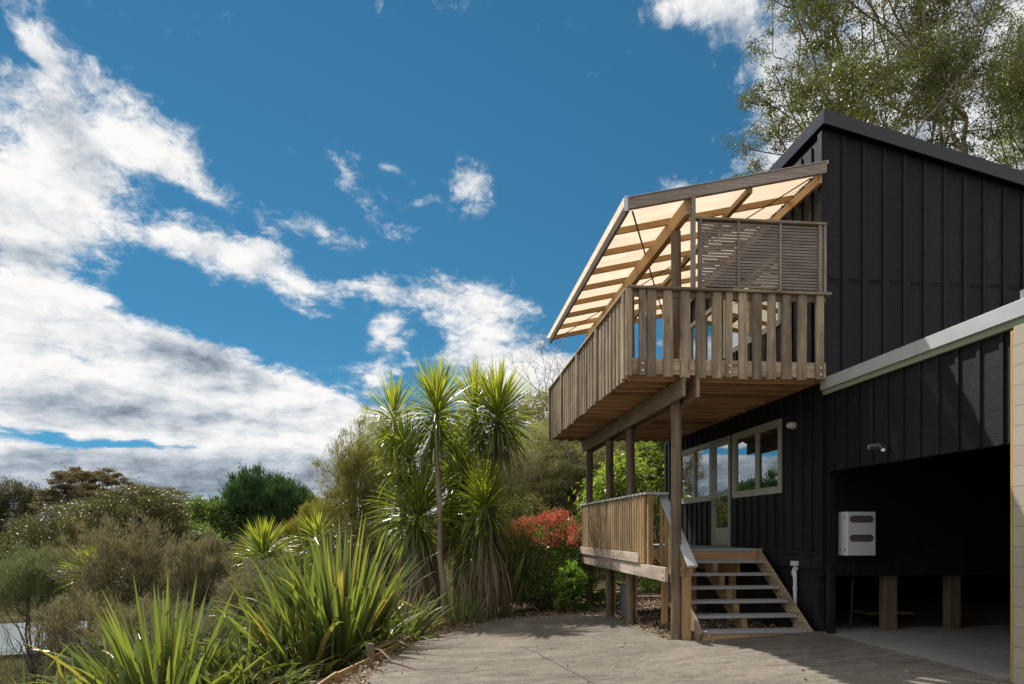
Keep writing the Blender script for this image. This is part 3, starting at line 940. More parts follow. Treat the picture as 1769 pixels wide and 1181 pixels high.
def gable_wall():
    m = MB()
    zt = ztop
    m.prism([(WX, 0.876), (12.6, 0.876), (12.6, zt(12.6)), (WX, zt(WX))], CY, CY + 0.1, 'Y')
    x = WX + 0.33
    while x < 12.5:
        if x > 6.5 or True:
            lo = 3.86
            m.prism([(x - 0.028, lo), (x + 0.028, lo), (x + 0.028, zt(x + 0.028) - 0.02), (x - 0.028, zt(x - 0.028) - 0.02)], CY - 0.022, CY, 'Y')
        x += 0.33
    x = WX + 0.10
    while x < 12.3:
        m.box(x + 0.01, x + 0.19, CY - 0.010, CY, 5.335, 5.348)
        m.box(x + 0.01, x + 0.19, CY - 0.014, CY, 5.375, 5.385)
        x += 0.33
    m.build('gable_wall', 'black_stain', house)
    m = MB()
    m.box(WX - 0.028, WX, CY - 0.028, CY + 0.09, 1.0, 7.60)
    m.box(WX, WX + 0.085, CY - 0.028, CY, 3.86, 7.58)
    m.build('corner_board', 'black_stain', house, bevel=0.003)
    m = MB()
    m.box(WX - 0.05, WX, CY + 0.09, HY - 0.3, 1.185, 1.24)
    m.box(WX - 0.032, WX, CY + 0.0, 13.2, 0.97, 1.184)
    m.build('skirting_board', 'black_stain', house, bevel=0.004)
    m = MB()
    m.box(WX - 0.03, WX, HY - 0.11, HY + 0.02, -0.4, 3.80)
    m.build('corner_board', 'black_stain', house, bevel=0.003)
    m = MB()
    m.box(12.5, 12.6, CY + 0.1, HY, -0.5, 5.9)
    m.build('east_wall', 'black_stain', house)
    m = MB()
    m.prism([(WX + 0.1, -0.7), (12.5, -0.7), (12.5, ztop(12.5)), (WX + 0.1, ztop(WX + 0.1))], HY - 0.1, HY, 'Y')
    m.build('rear_wall', 'black_stain', house)
    m = MB()
    m.box(WX + 0.101, 12.49, CY + 0.101, HY - 0.101, 1.02, 1.20)
    m.build('lower_floor', 'room_wall', house)
    m = MB()
    m.box(WX + 0.101, 12.49, CY + 0.101, HY - 0.101, 3.80, 4.0)
    m.build('upper_floor', 'room_wall', house)
    m = MB()
    m.box(WX + 0.101, 9.6, CY + 0.101, HY - 0.101, 6.45, 6.52)
    m.build('ceiling', 'room_wall', house)
    m = MB()
    m.box(9.6, 9.7, CY + 0.12, HY - 0.12, 1.201, 3.799)
    m.build('room_partition', 'room_wall', house)
    m = MB()
    m.box(9.6, 9.7, CY + 0.12, HY - 0.12, 4.001, 6.449)
    m.build('room_partition', 'room_wall', house)
    m = MB()
    m.box(WX + 0.101, 9.59, 13.2, 13.26, 1.201, 3.799)
    m.build('room_partition', 'room_wall', house)
    # roof: a sheet between the barge boards
    rf = MB()
    x0, x1 = WX - 0.055, 12.8
    rf.prism([(x0 + 0.03, ztop(x0) + 0.10), (x1, ztop(x1) + 0.10), (x1, ztop(x1) + 0.19), (x0 + 0.03, ztop(x0) + 0.19)], CY - 0.10, HY + 0.2, 'Y')
    roof = rf.build('roof', 'black_metal', house)
    b = MB()
    b.prism([(x0, ztop(x0) - 0.005), (x1, ztop(x1) - 0.005), (x1, ztop(x1) + 0.205), (x0, ztop(x0) + 0.205)], CY - 0.135, CY - 0.10, 'Y')
    b.build('barge_board', 'black_metal', roof, bevel=0.003)
    b = MB()
    b.box(x0, x0 + 0.028, CY - 0.10, HY + 0.2, ztop(x0) + 0.0, ztop(x0) + 0.205)
    b.build('fascia_board', 'black_metal', roof, bevel=0.003)
    b = MB()
    b.prism([(x0 + 0.03, ztop(x0) + 0.07), (12.7, ztop(12.7) + 0.07), (12.7, ztop(12.7) + 0.085), (x0 + 0.03, ztop(x0) + 0.085)], CY - 0.099, CY - 0.001, 'Y')
    b.build('soffit', 'black_stain', roof)
    # piles and things under the floor, seen from the garage
    for (xx, w) in ((6.86, 0.20), (7.93, 0.19)):
        b = MB()
        b.box(xx, xx + w, CY + 0.14, CY + 0.30, 0.0, 0.90)
        b.build('foundation_pile', 'pole', house, bevel=0.008)
    b = MB()
    b.box(7.08, 7.92, 10.9, 11.3, 0.16, 0.20)
    b.build('stored_plank', 'weathered_X', house, bevel=0.004)
    b = MB()
    b.box(WX + 0.12, WX + 0.24, CY - 0.0 + 0.12, CY + 0.22, 0.0, 0.90)
    b.build('foundation_pile', 'inner_dark', house, bevel=0.004)
    b = MB()
    b.box(WX + 0.101, 12.49, CY + 0.5, HY - 0.11, -0.3, -0.02)
    b.build('underfloor_soil', 'soil_gravel', house)


gable_wall()


def window(name, y0, y1, z0, z1, bars, mat='sage_paint', hbars=(), frame=0.05, curtain=False, proud=0.03):
    f = MB()
    xo, xi = WX - proud, WX + 0.07
    f.box(xo, xi, y0 - 0.045, y0 + frame, z0 - 0.045, z1 + 0.045)
    f.box(xo, xi, y1 - frame, y1 + 0.045, z0 - 0.045, z1 + 0.045)
    f.box(xo + 0.003, xi, y0 + frame, y1 - frame, z1 - frame, z1 + 0.045)
    f.box(xo + 0.003, xi, y0 + frame, y1 - frame, z0 - 0.045, z0 + frame)
    w = f.build('window', mat, house, bevel=0.003)
    edges = [y0 + frame] + list(bars) + [y1 - frame]
    for b in bars:
        m = MB()
        m.box(xo + 0.012, xi - 0.01, b - 0.028, b + 0.028, z0 + frame, z1 - frame)
        m.build('mullion', mat, w, bevel=0.002)
    for i, (a, b) in enumerate(zip(edges, edges[1:])):
        ins = 0.0
        s = MB()          # sash round each pane
        aa = a + (0.028 if i else 0)
        bb = b - (0.028 if i < len(edges) - 2 else 0)
        sx0, sx1 = WX + 0.004, WX + 0.040
        t = 0.030
        s.box(sx0, sx1, aa, aa + t, z0 + frame, z1 - frame)
        s.box(sx0, sx1, bb - t, bb, z0 + frame, z1 - frame)
        s.box(sx0 + 0.002, sx1, aa + t, bb - t, z1 - frame - t, z1 - frame)
        s.box(sx0 + 0.002, sx1, aa + t, bb - t, z0 + frame, z0 + frame + t)
        s.build('sash', mat, w)
        g = MB()
        g.box(WX + 0.018, WX + 0.024, aa + t - 0.004, bb - t + 0.004, z0 + frame + t - 0.004, z1 - frame - t + 0.004)
        g.build('pane', 'window_glass', w)
    if curtain:
        c = MB()
        n = 70
        vs, fs = [], []
        for k in range(n + 1):
            y = y0 + 0.02 + (y1 - y0 - 0.04) * k / n
            x = WX + 0.22 + 0.03 * math.sin(k * 1.1)
            vs += [(x, y, z0 - 0.15), (x, y, z1 + 0.02)]
            if k:
                fs.append((2 * k - 2, 2 * k, 2 * k + 1, 2 * k - 1))
        c.add(vs, fs, True)
        c.build('curtain', 'curtain', w)
    return w


window('window', *OPEN[0], bars=(15.25,), curtain=True)
window('window', *OPEN[2], bars=(12.14,))
window('window', *OPEN[3], bars=(12.45,))
window('window', *OPEN[4], bars=(14.65, 15.5), frame=0.05)


def door():
    y0, y1, z0, z1 = OPEN[1]
    f = MB()
    f.box(WX - 0.03, WX + 0.08, y0 - 0.0, y0 + 0.055, z0, z1)
    f.box(WX - 0.03, WX + 0.08, y1 - 0.055, y1 - 0.0, z0, z1)
    f.box(WX - 0.027, WX + 0.08, y0 + 0.055, y1 - 0.055, z1 - 0.05, z1)
    f.box(WX - 0.05, WX + 0.08, y0 + 0.055, y1 - 0.055, z0 - 0.001, z0 + 0.035)
    fr = f.build('door_frame', 'sage_paint', house, bevel=0.003)
    d = MB()
    a, b = y0 + 0.060, y1 - 0.060
    x0, x1 = WX + 0.0, WX + 0.042
    zb = z0 + 0.04
    zt = z1 - 0.055
    st = 0.085
    d.box(x0, x1, a, a + st, zb, zt)
    d.box(x0, x1, b - st, b, zb, zt)
    d.box(x0 + 0.002, x1, a + st, b - st, zt - 0.10, zt)
    d.box(x0 + 0.002, x1, a + st, b - st, zb, zb + 0.34)
    d.box(x0 + 0.002, x1, a + st, b - st, zb + 0.98, zb + 1.07)
    dd = d.build('door', 'sage_paint', house, bevel=0.003)
    for (p, q) in ((zb + 0.34, zb + 0.98), (zb + 1.07, zt - 0.10)):
        g = MB()
        g.box(x0 + 0.018, x0 + 0.024, a + st - 0.004, b - st + 0.004, p - 0.004, q + 0.004)
        g.build('pane', 'window_glass', dd)
    g = MB()
    g.box(x0 - 0.012, x0, b - 0.065, b - 0.025, zb + 0.98, zb + 1.16)
    g.tube([(x0 - 0.012, b - 0.045, zb + 1.06), (x0 - 0.055, b - 0.045, zb + 1.06), (x0 - 0.055, b - 0.15, zb + 1.06)], 0.009, 8)
    g.build('handle', 'galvanised', dd)


door()


def lamp_bulkhead():
    r = empty('wall_lamp', (WX - 0.03, 10.79, 3.28), 'small round bulkhead lamp on the black wall between the big window and the corner', 'lamp')
    m = MB()
    m.tube([(WX - 0.0, 10.79, 3.28), (WX - 0.035, 10.79, 3.28)], 0.062, 18)
    m.build('base', 'pvc_white', r)
    m = MB()
    m.ball((WX - 0.06, 10.79, 3.28), (0.075, 0.078, 0.058), 18, 12)
    m.build('globe', 'lamp_glass', r)
    r = empty('security_light', (5.76, 8.46, 2.60), 'little dark spotlight with a clear lens on the garage cladding', 'spotlight')
    m = MB()
    m.box(5.72, 5.765, 8.42, 8.50, 2.585, 2.665)
    m.build('bracket', 'lamp_body_dark', r, bevel=0.006)
    m = MB()
    m.tube([(5.715, 8.46, 2.625), (5.69, 8.49, 2.66), (5.63, 8.60, 2.66)], [0.030, 0.040, 0.048], 14)
    m.build('lamp_head', 'lamp_body_dark', r)
    m = MB()
    m.tube([(5.634, 8.594, 2.66), (5.624, 8.612, 2.66)], [0.044, 0.036], 14)
    m.build('lens', 'lamp_lens', r)
    m = MB()
    m.ball((5.69, 8.42, 2.60), (0.028, 0.028, 0.024), 12, 8)
    m.build('sensor', 'lamp_lens', r)


lamp_bulkhead()


def waste_pipe():
    r = empty('waste_pipe', (5.70, 10.66, -0.1), 'white plastic waste pipe with a trap running down the black house wall beside the stairs', 'pipe')
    y = 10.66
    m = MB()
    m.tube([(WX - 0.06, y, 0.93), (WX - 0.06, y, 0.70), (WX - 0.06, y, -0.05)], 0.030, 14)
    m.build('downpipe', 'pvc_white', r)
    m = MB()
    m.tube([(WX - 0.06, y, 0.80), (WX - 0.06, y + 0.05, 0.86), (WX - 0.06, y + 0.02, 0.93), (WX - 0.06, y - 0.03, 0.97)], 0.038, 14)
    m.build('trap', 'pvc_white', r)
    for za in (0.60, 0.22):
        m = MB()
        m.tube([(WX - 0.06, y, za), (WX - 0.06, y, za + 0.055)], 0.037, 14)
        m.build('coupling', 'pvc_white', r)
    m = MB()
    m.box(WX - 0.11, WX - 0.02, y - 0.06, y + 0.06, 1.0, 1.075)
    m.build('vent_cap', 'pvc_white', r, bevel=0.006)


waste_pipe()


# ------------------------------------------------------------------ garage lean-to
def garage():
    g = empty('garage', (WX, 6.4, 0), 'open black clad garage with a pale flashing along its flat roof edge', 'garage')
    xf = WX + 0.04
    m = MB()
    m.box(xf, xf + 0.09, 6.45, CY - 0.03, 2.45, 3.60)
    y = 6.62
    while y < CY - 0.06:
        m.box(xf - 0.022, xf, y - 0.026, y + 0.026, 2.452, 3.598)
        y += 0.31
    m.build('front_cladding', 'black_stain', g)
    m = MB()
    m.box(xf + 0.0, xf + 0.10, 9.84, CY - 0.028, 0.0, 2.449)
    m.build('door_jamb', 'black_stain', g, bevel=0.003)
    m = MB()
    m.box(WX - 0.03, WX + 0.07, 6.402, 6.448, 0.0, 3.57)
    m.build('door_jamb', 'yellow_timber', g, bevel=0.003)
    m = MB()
    m.box(WX + 0.03, 10.9, 5.9, CY - 0.03, 3.72, 3.79)
    rf = m.build('roof', 'zinc_flashing', g)
    m = MB()
    m.box(WX - 0.055, WX - 0.022, 5.4, CY - 0.032, 3.675, 3.835)
    m.box(WX - 0.055, WX + 0.06, 5.4, CY - 0.032, 3.836, 3.842)
    m.build('roof_flashing', 'zinc_flashing', rf, bevel=0.002)
    m = MB()
    m.box(WX - 0.020, WX + 0.029, 5.4, CY - 0.032, 3.602, 3.70)
    m.build('fascia_board', 'sage_trim', rf, bevel=0.002)
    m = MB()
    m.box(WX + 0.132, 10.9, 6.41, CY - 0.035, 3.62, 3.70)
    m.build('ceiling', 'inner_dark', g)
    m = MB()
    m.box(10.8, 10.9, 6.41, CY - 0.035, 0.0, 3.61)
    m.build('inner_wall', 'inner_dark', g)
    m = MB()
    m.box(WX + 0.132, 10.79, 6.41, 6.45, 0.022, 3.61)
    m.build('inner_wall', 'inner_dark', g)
    w = MB()
    w.box(WX - 0.04, 11.0, 6.19, 6.40, -0.2, 3.600)
    b = w.build('block_wall', 'blockwork', None, bevel=0.004, origin=(WX, 6.4, 0))
    tag(b, 'pale concrete block wall at the right hand end of the garage', 'wall')
    w = MB()
    w.box(WX + 0.035, 11.0, 6.19, 6.405, 3.80, 3.965)
    w.build('parapet', 'slab_concrete', b, bevel=0.006)


garage()


def meter_box():
    x0, x1, y0, y1, z0, z1 = 6.0, 6.45, 9.74, CY - 0.001, 1.19, 1.845
    r = empty('meter_box', (6.22, CY, z0), 'white metal power meter box with two oval windows on the dark garage wall', 'meter box')
    m = MB()
    m.box(x0, x1, y0, y1, z0, z1)
    m.build('cabinet', 'box_enamel', r, bevel=0.008)
    m = MB()
    m.box(x0 + 0.004, x1 - 0.002, y0 - 0.020, y0 - 0.003, z0 + 0.004, z1 - 0.004)
    d = m.build('door', 'box_enamel', r, bevel=0.006)
    for zc in (1.735, 1.452):
        poly = []
        cx0, cx1, h = 6.09, 6.36, 0.052
        for k in range(11):
            t = math.pi / 2 + math.pi * k / 10
            poly.append((cx0 + h * math.cos(t), zc + h * math.sin(t)))
        for k in range(11):
            t = -math.pi / 2 + math.pi * k / 10
            poly.append((cx1 + h * math.cos(t), zc + h * math.sin(t)))
        m = MB()
        m.prism(poly, y0 - 0.024, y0 - 0.0202, 'Y')
        m.build('viewing_window', 'meter_glass', d)
    for zc in (1.76, 1.28):
        m = MB()
        m.box(x0 - 0.006, x0 + 0.0, y0 + 0.03, y0 + 0.045, zc - 0.02, zc + 0.02)
        m.build('hinge', 'black_metal', r)
    m = MB()
    m.tube([(6.20, CY - 0.03, z0), (6.21, CY - 0.03, 0.98), (6.16, CY - 0.03, 0.90), (6.24, CY + 0.0, 0.80), (6.25, CY + 0.05, 0.3), (6.24, CY + 0.08, 0.05)], 0.012, 8)
    m.build('cable', 'cable_black', r)


meter_box()


# ------------------------------------------------------------------ upper balcony
bal = empty('balcony', (3.625, 10.4, 0), 'weathered timber balcony raised on round poles along the upper floor', 'balcony')
BX0, BX1, BY0, BY1 = 2.74, 5.715, 9.80, 17.02


def balcony():
    # round poles
    for i, y in enumerate((10.40, 12.98, 14.60, 16.62)):
        zb = ground_z(3.625, y) - 0.12
        m = MB()
        a = [Vector((3.625 + 0.006 * math.sin(k * 1.7 + i), y + 0.006 * math.cos(k * 2.1 + i), zb + (6.175 - zb) * k / 10)) for k in range(11)]
        m.tube(a, [0.088 - 0.0012 * k for k in range(11)], 20)
        m.build('pole', 'pole', bal)
    # bolted pair of beams
    for x in (3.515, 3.735):
        m = MB()
        m.box(x - 0.024, x + 0.024, BY0 - 0.055 + (0.0 if x < 3.6 else 0.02), 17.0, 3.505, 3.800)
        m.build('beam', 'weathered_Y', bal, bevel=0.006)
    for y in (10.40, 12.98, 14.60, 16.62):
        for z in (3.58, 3.72):
            m = MB()
            m.tube([(3.478, y, z), (3.491, y, z)], 0.016, 8)
            m.build('bolt', 'galvanised', bal)
    # joists
    m = MB()
    m.box(BX0 + 0.05, BX1 - 0.02, -0.0225, 0.0225, 3.802, 3.972)
    y = BY0 + 0.32
    j = None
    while y < BY1 - 0.1:
        if j is None:
            m2 = MB()
            m2.box(BX0 + 0.05, BX1 - 0.02, y - 0.0225, y + 0.0225, 3.802, 3.972)
            j = m2.build('joist', 'joist_X', bal, bevel=0.003, origin=(4.2, y, 3.8))
            y0 = y
        else:
            again(j, dy=y - y0)
        y += 0.40
    m = MB()
    m.box(5.697, 5.7225, BY0 + 0.05, BY1 - 0.03, 3.80, 3.965)
    m.build('ledger', 'joist_Y', bal)
    # floor boards run along the house
    m = MB()
    x = BX0 + 0.045
    while x < BX1 - 0.1:
        m.box(x, x + 0.135, BY0 + 0.045, BY1 - 0.02, 3.974, 4.008)
        x += 0.140
    m.build('deck_floor', 'weathered_Y', bal)
    # rim boards
    m = MB()
    m.box(BX0 + 0.0, BX1, BY0, BY0 + 0.042, 3.83, 4.06)
    m.build('rim_board', 'weathered_X', bal, bevel=0.004)
    m = MB()
    m.box(BX0, BX0 + 0.042, BY0 + 0.043, BY1, 3.83, 4.06)
    m.build('rim_board', 'weathered_Y', bal, bevel=0.004)
    m = MB()
    m.box(BX0 + 0.043, BX1, BY1 - 0.02, BY1 + 0.02, 3.83, 4.05)
    m.build('rim_board', 'weathered_X', bal, bevel=0.004)
    # inner rails
    m = MB()
    m.box(BX0 + 0.001, BX1, BY0 + 0.001, BY0 + 0.042, 4.955, 5.045)
    m.build('inner_rail', 'weathered_X', bal, bevel=0.003)
    m = MB()
    m.box(BX0 + 0.001, BX0 + 0.042, BY0 + 0.043, BY1, 4.955, 5.045)
    m.build('inner_rail', 'weathered_Y', bal, bevel=0.003)
    # caps
    m = MB()
    m.box(BX0 - 0.075, BX1 + 0.045, BY0 - 0.085, BY0 + 0.065, 5.046, 5.085)
    m.build('top_rail', 'weathered_X', bal, bevel=0.008)
    m = MB()
    m.box(BX0 - 0.075, BX0 + 0.065, BY0 + 0.067, BY1 + 0.04, 5.046, 5.085)
    m.build('top_rail', 'weathered_Y', bal, bevel=0.008)
    # half-round balusters, each slightly its own
    def halfround(w, d, z0, z1, seed, face='Y', bow=True):
        rr = random.Random(seed)
        n = 9
        V, F = [], []
        L = 12
        ph = rr.random() * 6
        for k in range(L + 1):
            t = k / L
            z = z0 + (z1 - z0) * t
            ww = w * (1 + 0.05 * math.sin(ph + t * 3.0) + 0.02 * rr.uniform(-1, 1))
            cx = 0.004 * math.sin(ph * 2 + t * 2.2)
            for q in range(n):
                a = math.pi * q / (n - 1)
                p = (cx + ww / 2 * math.cos(a), -d * math.sin(a) ** 0.7)
                V.append((p[0], p[1], z) if face == 'Y' else (p[1], p[0], z))
        for k in range(L):
            for q in range(n - 1):
                F.append((k * n + q, k * n + q + 1, (k + 1) * n + q + 1, (k + 1) * n + q))
            F.append((k * n + n - 1, k * n, (k + 1) * n, (k + 1) * n + n - 1))
        return V, F, n, L
    def place(name, x, y, z0, z1, w, d, seed, face, mat, parent):
        V, F, n, L = halfround(w, d, z0, z1, seed, face)
        m = MB()
        V = [(v[0] + x, v[1] + y, v[2]) for v in V]
        m.add(V, F, False)
        k = len(V)
        m.add([V[i] for i in range(n)], [tuple(range(n))])
        m.add([V[L * n + i] for i in range(n)], [tuple(range(n))[::-1]])
        return m.build(name, mat, parent, origin=(x, y, z0))
    for i, x in enumerate((3.045, 3.289, 3.547, 3.781, 4.028, 4.42, 4.64, 4.865, 5.095, 5.335)):
        place('baluster', x, BY0 - 0.001, 3.785 + random.uniform(-0.008, 0.008), 5.044, random.uniform(0.138, 0.158), 0.042, i, 'Y', 'weathered_Z', bal)
    for i, x in enumerate((2.90, 4.20, 5.60)):
        m = MB()
        w = 0.095 if i < 2 else 0.115
        m.box(x - w / 2, x + w / 2, BY0 - 0.052, BY0 - 0.001, 3.80, 5.045)
        rp = m.build('rail_post', 'weathered_Z', bal, bevel=0.006, origin=(x, BY0, 3.8))
        for z in (3.87, 3.97):
            m = MB()
            m.tube([(x, BY0 - 0.051, z), (x, BY0 - 0.066, z)], 0.017, 8)
            m.build('bolt', 'galvanised', rp)
    # round pole closing the corner
    m = MB()
    m.tube([(BX0 - 0.035, BY0 - 0.03, z) for z in (3.79, 4.2, 4.6, 5.044)], 0.050, 16)
    m.build('corner_post', 'weathered_Z', bal)
    yp = (9.98, 11.78, 13.50, 15.25, 16.95)
    y = BY0 + 0.16
    i = 100
    y = 10.20
    while y < 16.85:
        if min(abs(y - q) for q in yp) > 0.10:
            place('baluster', BX0 - 0.001, y, 3.785 + random.uniform(-0.012, 0.012), 5.044, random.uniform(0.140, 0.165), 0.042, i, 'X', 'weathered_Z', bal)
        y += 0.232
        i += 1
    for q in yp:
        m = MB()
        m.box(BX0 - 0.075, BX0 - 0.001, q - 0.055, q + 0.055, 3.785, 5.045)
        m.build('rail_post', 'weathered_Z', bal, bevel=0.006, origin=(BX0, q, 3.8))
    for i, x in enumerate(np.arange(3.0, 5.6, 0.24)):
        m = MB()
        m.box(x - 0.07, x + 0.07, BY1 + 0.021, BY1 + 0.045, 3.80, 5.0)
        m.build('baluster', 'weathered_Z', bal, origin=(x, BY1, 3.8))
    m = MB()
    m.box(BX0, BX1, BY1 - 0.03, BY1 + 0.06, 5.005, 5.044)
    m.build('top_rail', 'weathered_X', bal)


balcony()


# ------------------------------------------------------------------ privacy screen
def screen():
    r = empty('privacy_screen', (4.7, 9.80, 5.085), 'slatted timber privacy screen standing on the front rail of the balcony', 'screen')
    x0, x1, z0, z1 = 3.745, 5.70, 5.087, 6.09
    ya, yb = 9.775, 9.82
    m = MB()
    m.box(x0 - 0.04, x1, ya - 0.035, yb + 0.03, z1, z1 + 0.035)
    m.build('cap', 'weathered_X', r, bevel=0.005)
    for x, w in ((x0 + 0.022, 0.045), (4.345, 0.032), (4.985, 0.032), (5.60, 0.05)):
        m = MB()
        m.box(x - w / 2, x + w / 2, ya - 0.022, ya - 0.001, z0, z1 - 0.001)
        m.build('upright', 'grey_timber_Z', r, bevel=0.002)
    for (xa, xb, yc) in ((x0, x0 + 0.045, ya), (5.66, 5.70, ya - 0.02)):
        m = MB()
        m.box(xa, xb, yc, yb, z0, z1 - 0.001)
        m.build('end_stile', 'grey_timber_Z', r, bevel=0.002)
    m = MB()
    n = 21
    for k in range(n):
        z = z0 + 0.055 + (z1 - z0 - 0.10) * k / (n - 1)
        m.box(x0 + 0.046, 5.659, ya, ya + 0.016, z - 0.0165, z + 0.0165)
    m.build('slats', 'grey_timber_X', r)
    m = MB()
    m.box(3.64, 3.70, 9.765, 9.835, 5.087, 6.42)
    m.build('end_post', 'grey_timber_Z', r, bevel=0.004)


screen()


# ------------------------------------------------------------------ verandah roof
def zr(x):
    return 6.33 + 0.228 * (x - 2.70)


def verandah_roof():
    r = empty('verandah_roof', (3.625, 9.9, 6.2), 'sloping verandah roof of pale corrugated clear sheet on golden timber rafters', 'roof')
    sl = 0.228
    # rafters run down the slope
    ys = [9.90 + 0.86 * k for k in range(9)]
    for y in ys:
        m = MB()
        m.bar((2.735, y, zr(2.735) - 0.052), (5.70, y, zr(5.70) - 0.052), 0.045, 0.098, cut='plumb')
        m.build('rafter', 'pine_X', r, bevel=0.003, origin=(4.2, y, 6.4))
    # beams along the verandah
    for (x, w, h) in ((3.625, 0.095, 0.235), (4.56, 0.07, 0.09), (5.655, 0.045, 0.14)):
        m = MB()
        zt = zr(x - w / 2) - 0.104
        m.box(x - w / 2, x + w / 2, 9.84, 16.86, zt - h, zt)
        m.build('beam', 'pine_Y', r, bevel=0.004)
    # edge boards
    m = MB()
    m.bar((2.66, 9.795, zr(2.66) - 0.055), (5.715, 9.795, zr(5.715) - 0.055), 0.045, 0.150, cut='plumb')
    m.build('fascia_board', 'grey_timber_X', r, bevel=0.004)
    m = MB()
    m.box(2.683, 2.728, 9.82, 16.90, zr(2.7) - 0.155, zr(2.7) - 0.012)
    m.build('fascia_board', 'grey_timber_Y', r, bevel=0.004)
    m = MB()
    m.box(2.640, 2.690, 9.755, 9.80, zr(2.7) - 0.17, zr(2.7) + 0.045)
    m.build('end_plate', 'galvanised', r)
    m = MB()
    m.bar((2.64, 9.788, zr(2.64) + 0.031), (5.72, 9.788, zr(5.72) + 0.031), 0.075, 0.006)
    m.build('edge_flashing', 'zinc_flashing', r)
    # corrugated sheet
    wl = 0.082
    per = 8
    ny = int((16.98 - 9.765) / wl * per)
    xs = np.linspace(2.615, 5.735, 14)
    V, F = [], []
    for j in range(ny + 1):
        y = 9.765 + (16.98 - 9.765) * j / ny
        c = 0.014 * math.cos(2 * math.pi * y / wl)
        for x in xs:
            V.append((x, y, zr(x) + 0.013 + c))
    nx = len(xs)
    for j in range(ny):
        for i in range(nx - 1):
            a = j * nx + i
            F.append((a, a + 1, a + nx + 1, a + nx))
    np_mesh('corrugated_sheet', V, F, 'clear_sheet', r, smooth=True)
    # steel straps
    for p, q in (((2.80, 9.93), (5.55, 16.8)), ((5.55, 9.93), (2.80, 16.8))):
        m = MB()
        dz = -0.112
        a, b = Vector((p[0], p[1], zr(p[0]) + dz)), Vector((q[0], q[1], zr(q[0]) + dz))
        m.bar(a, b, 0.028, 0.003)
        m.build('steel_strap', 'rod_steel', r)


verandah_roof()


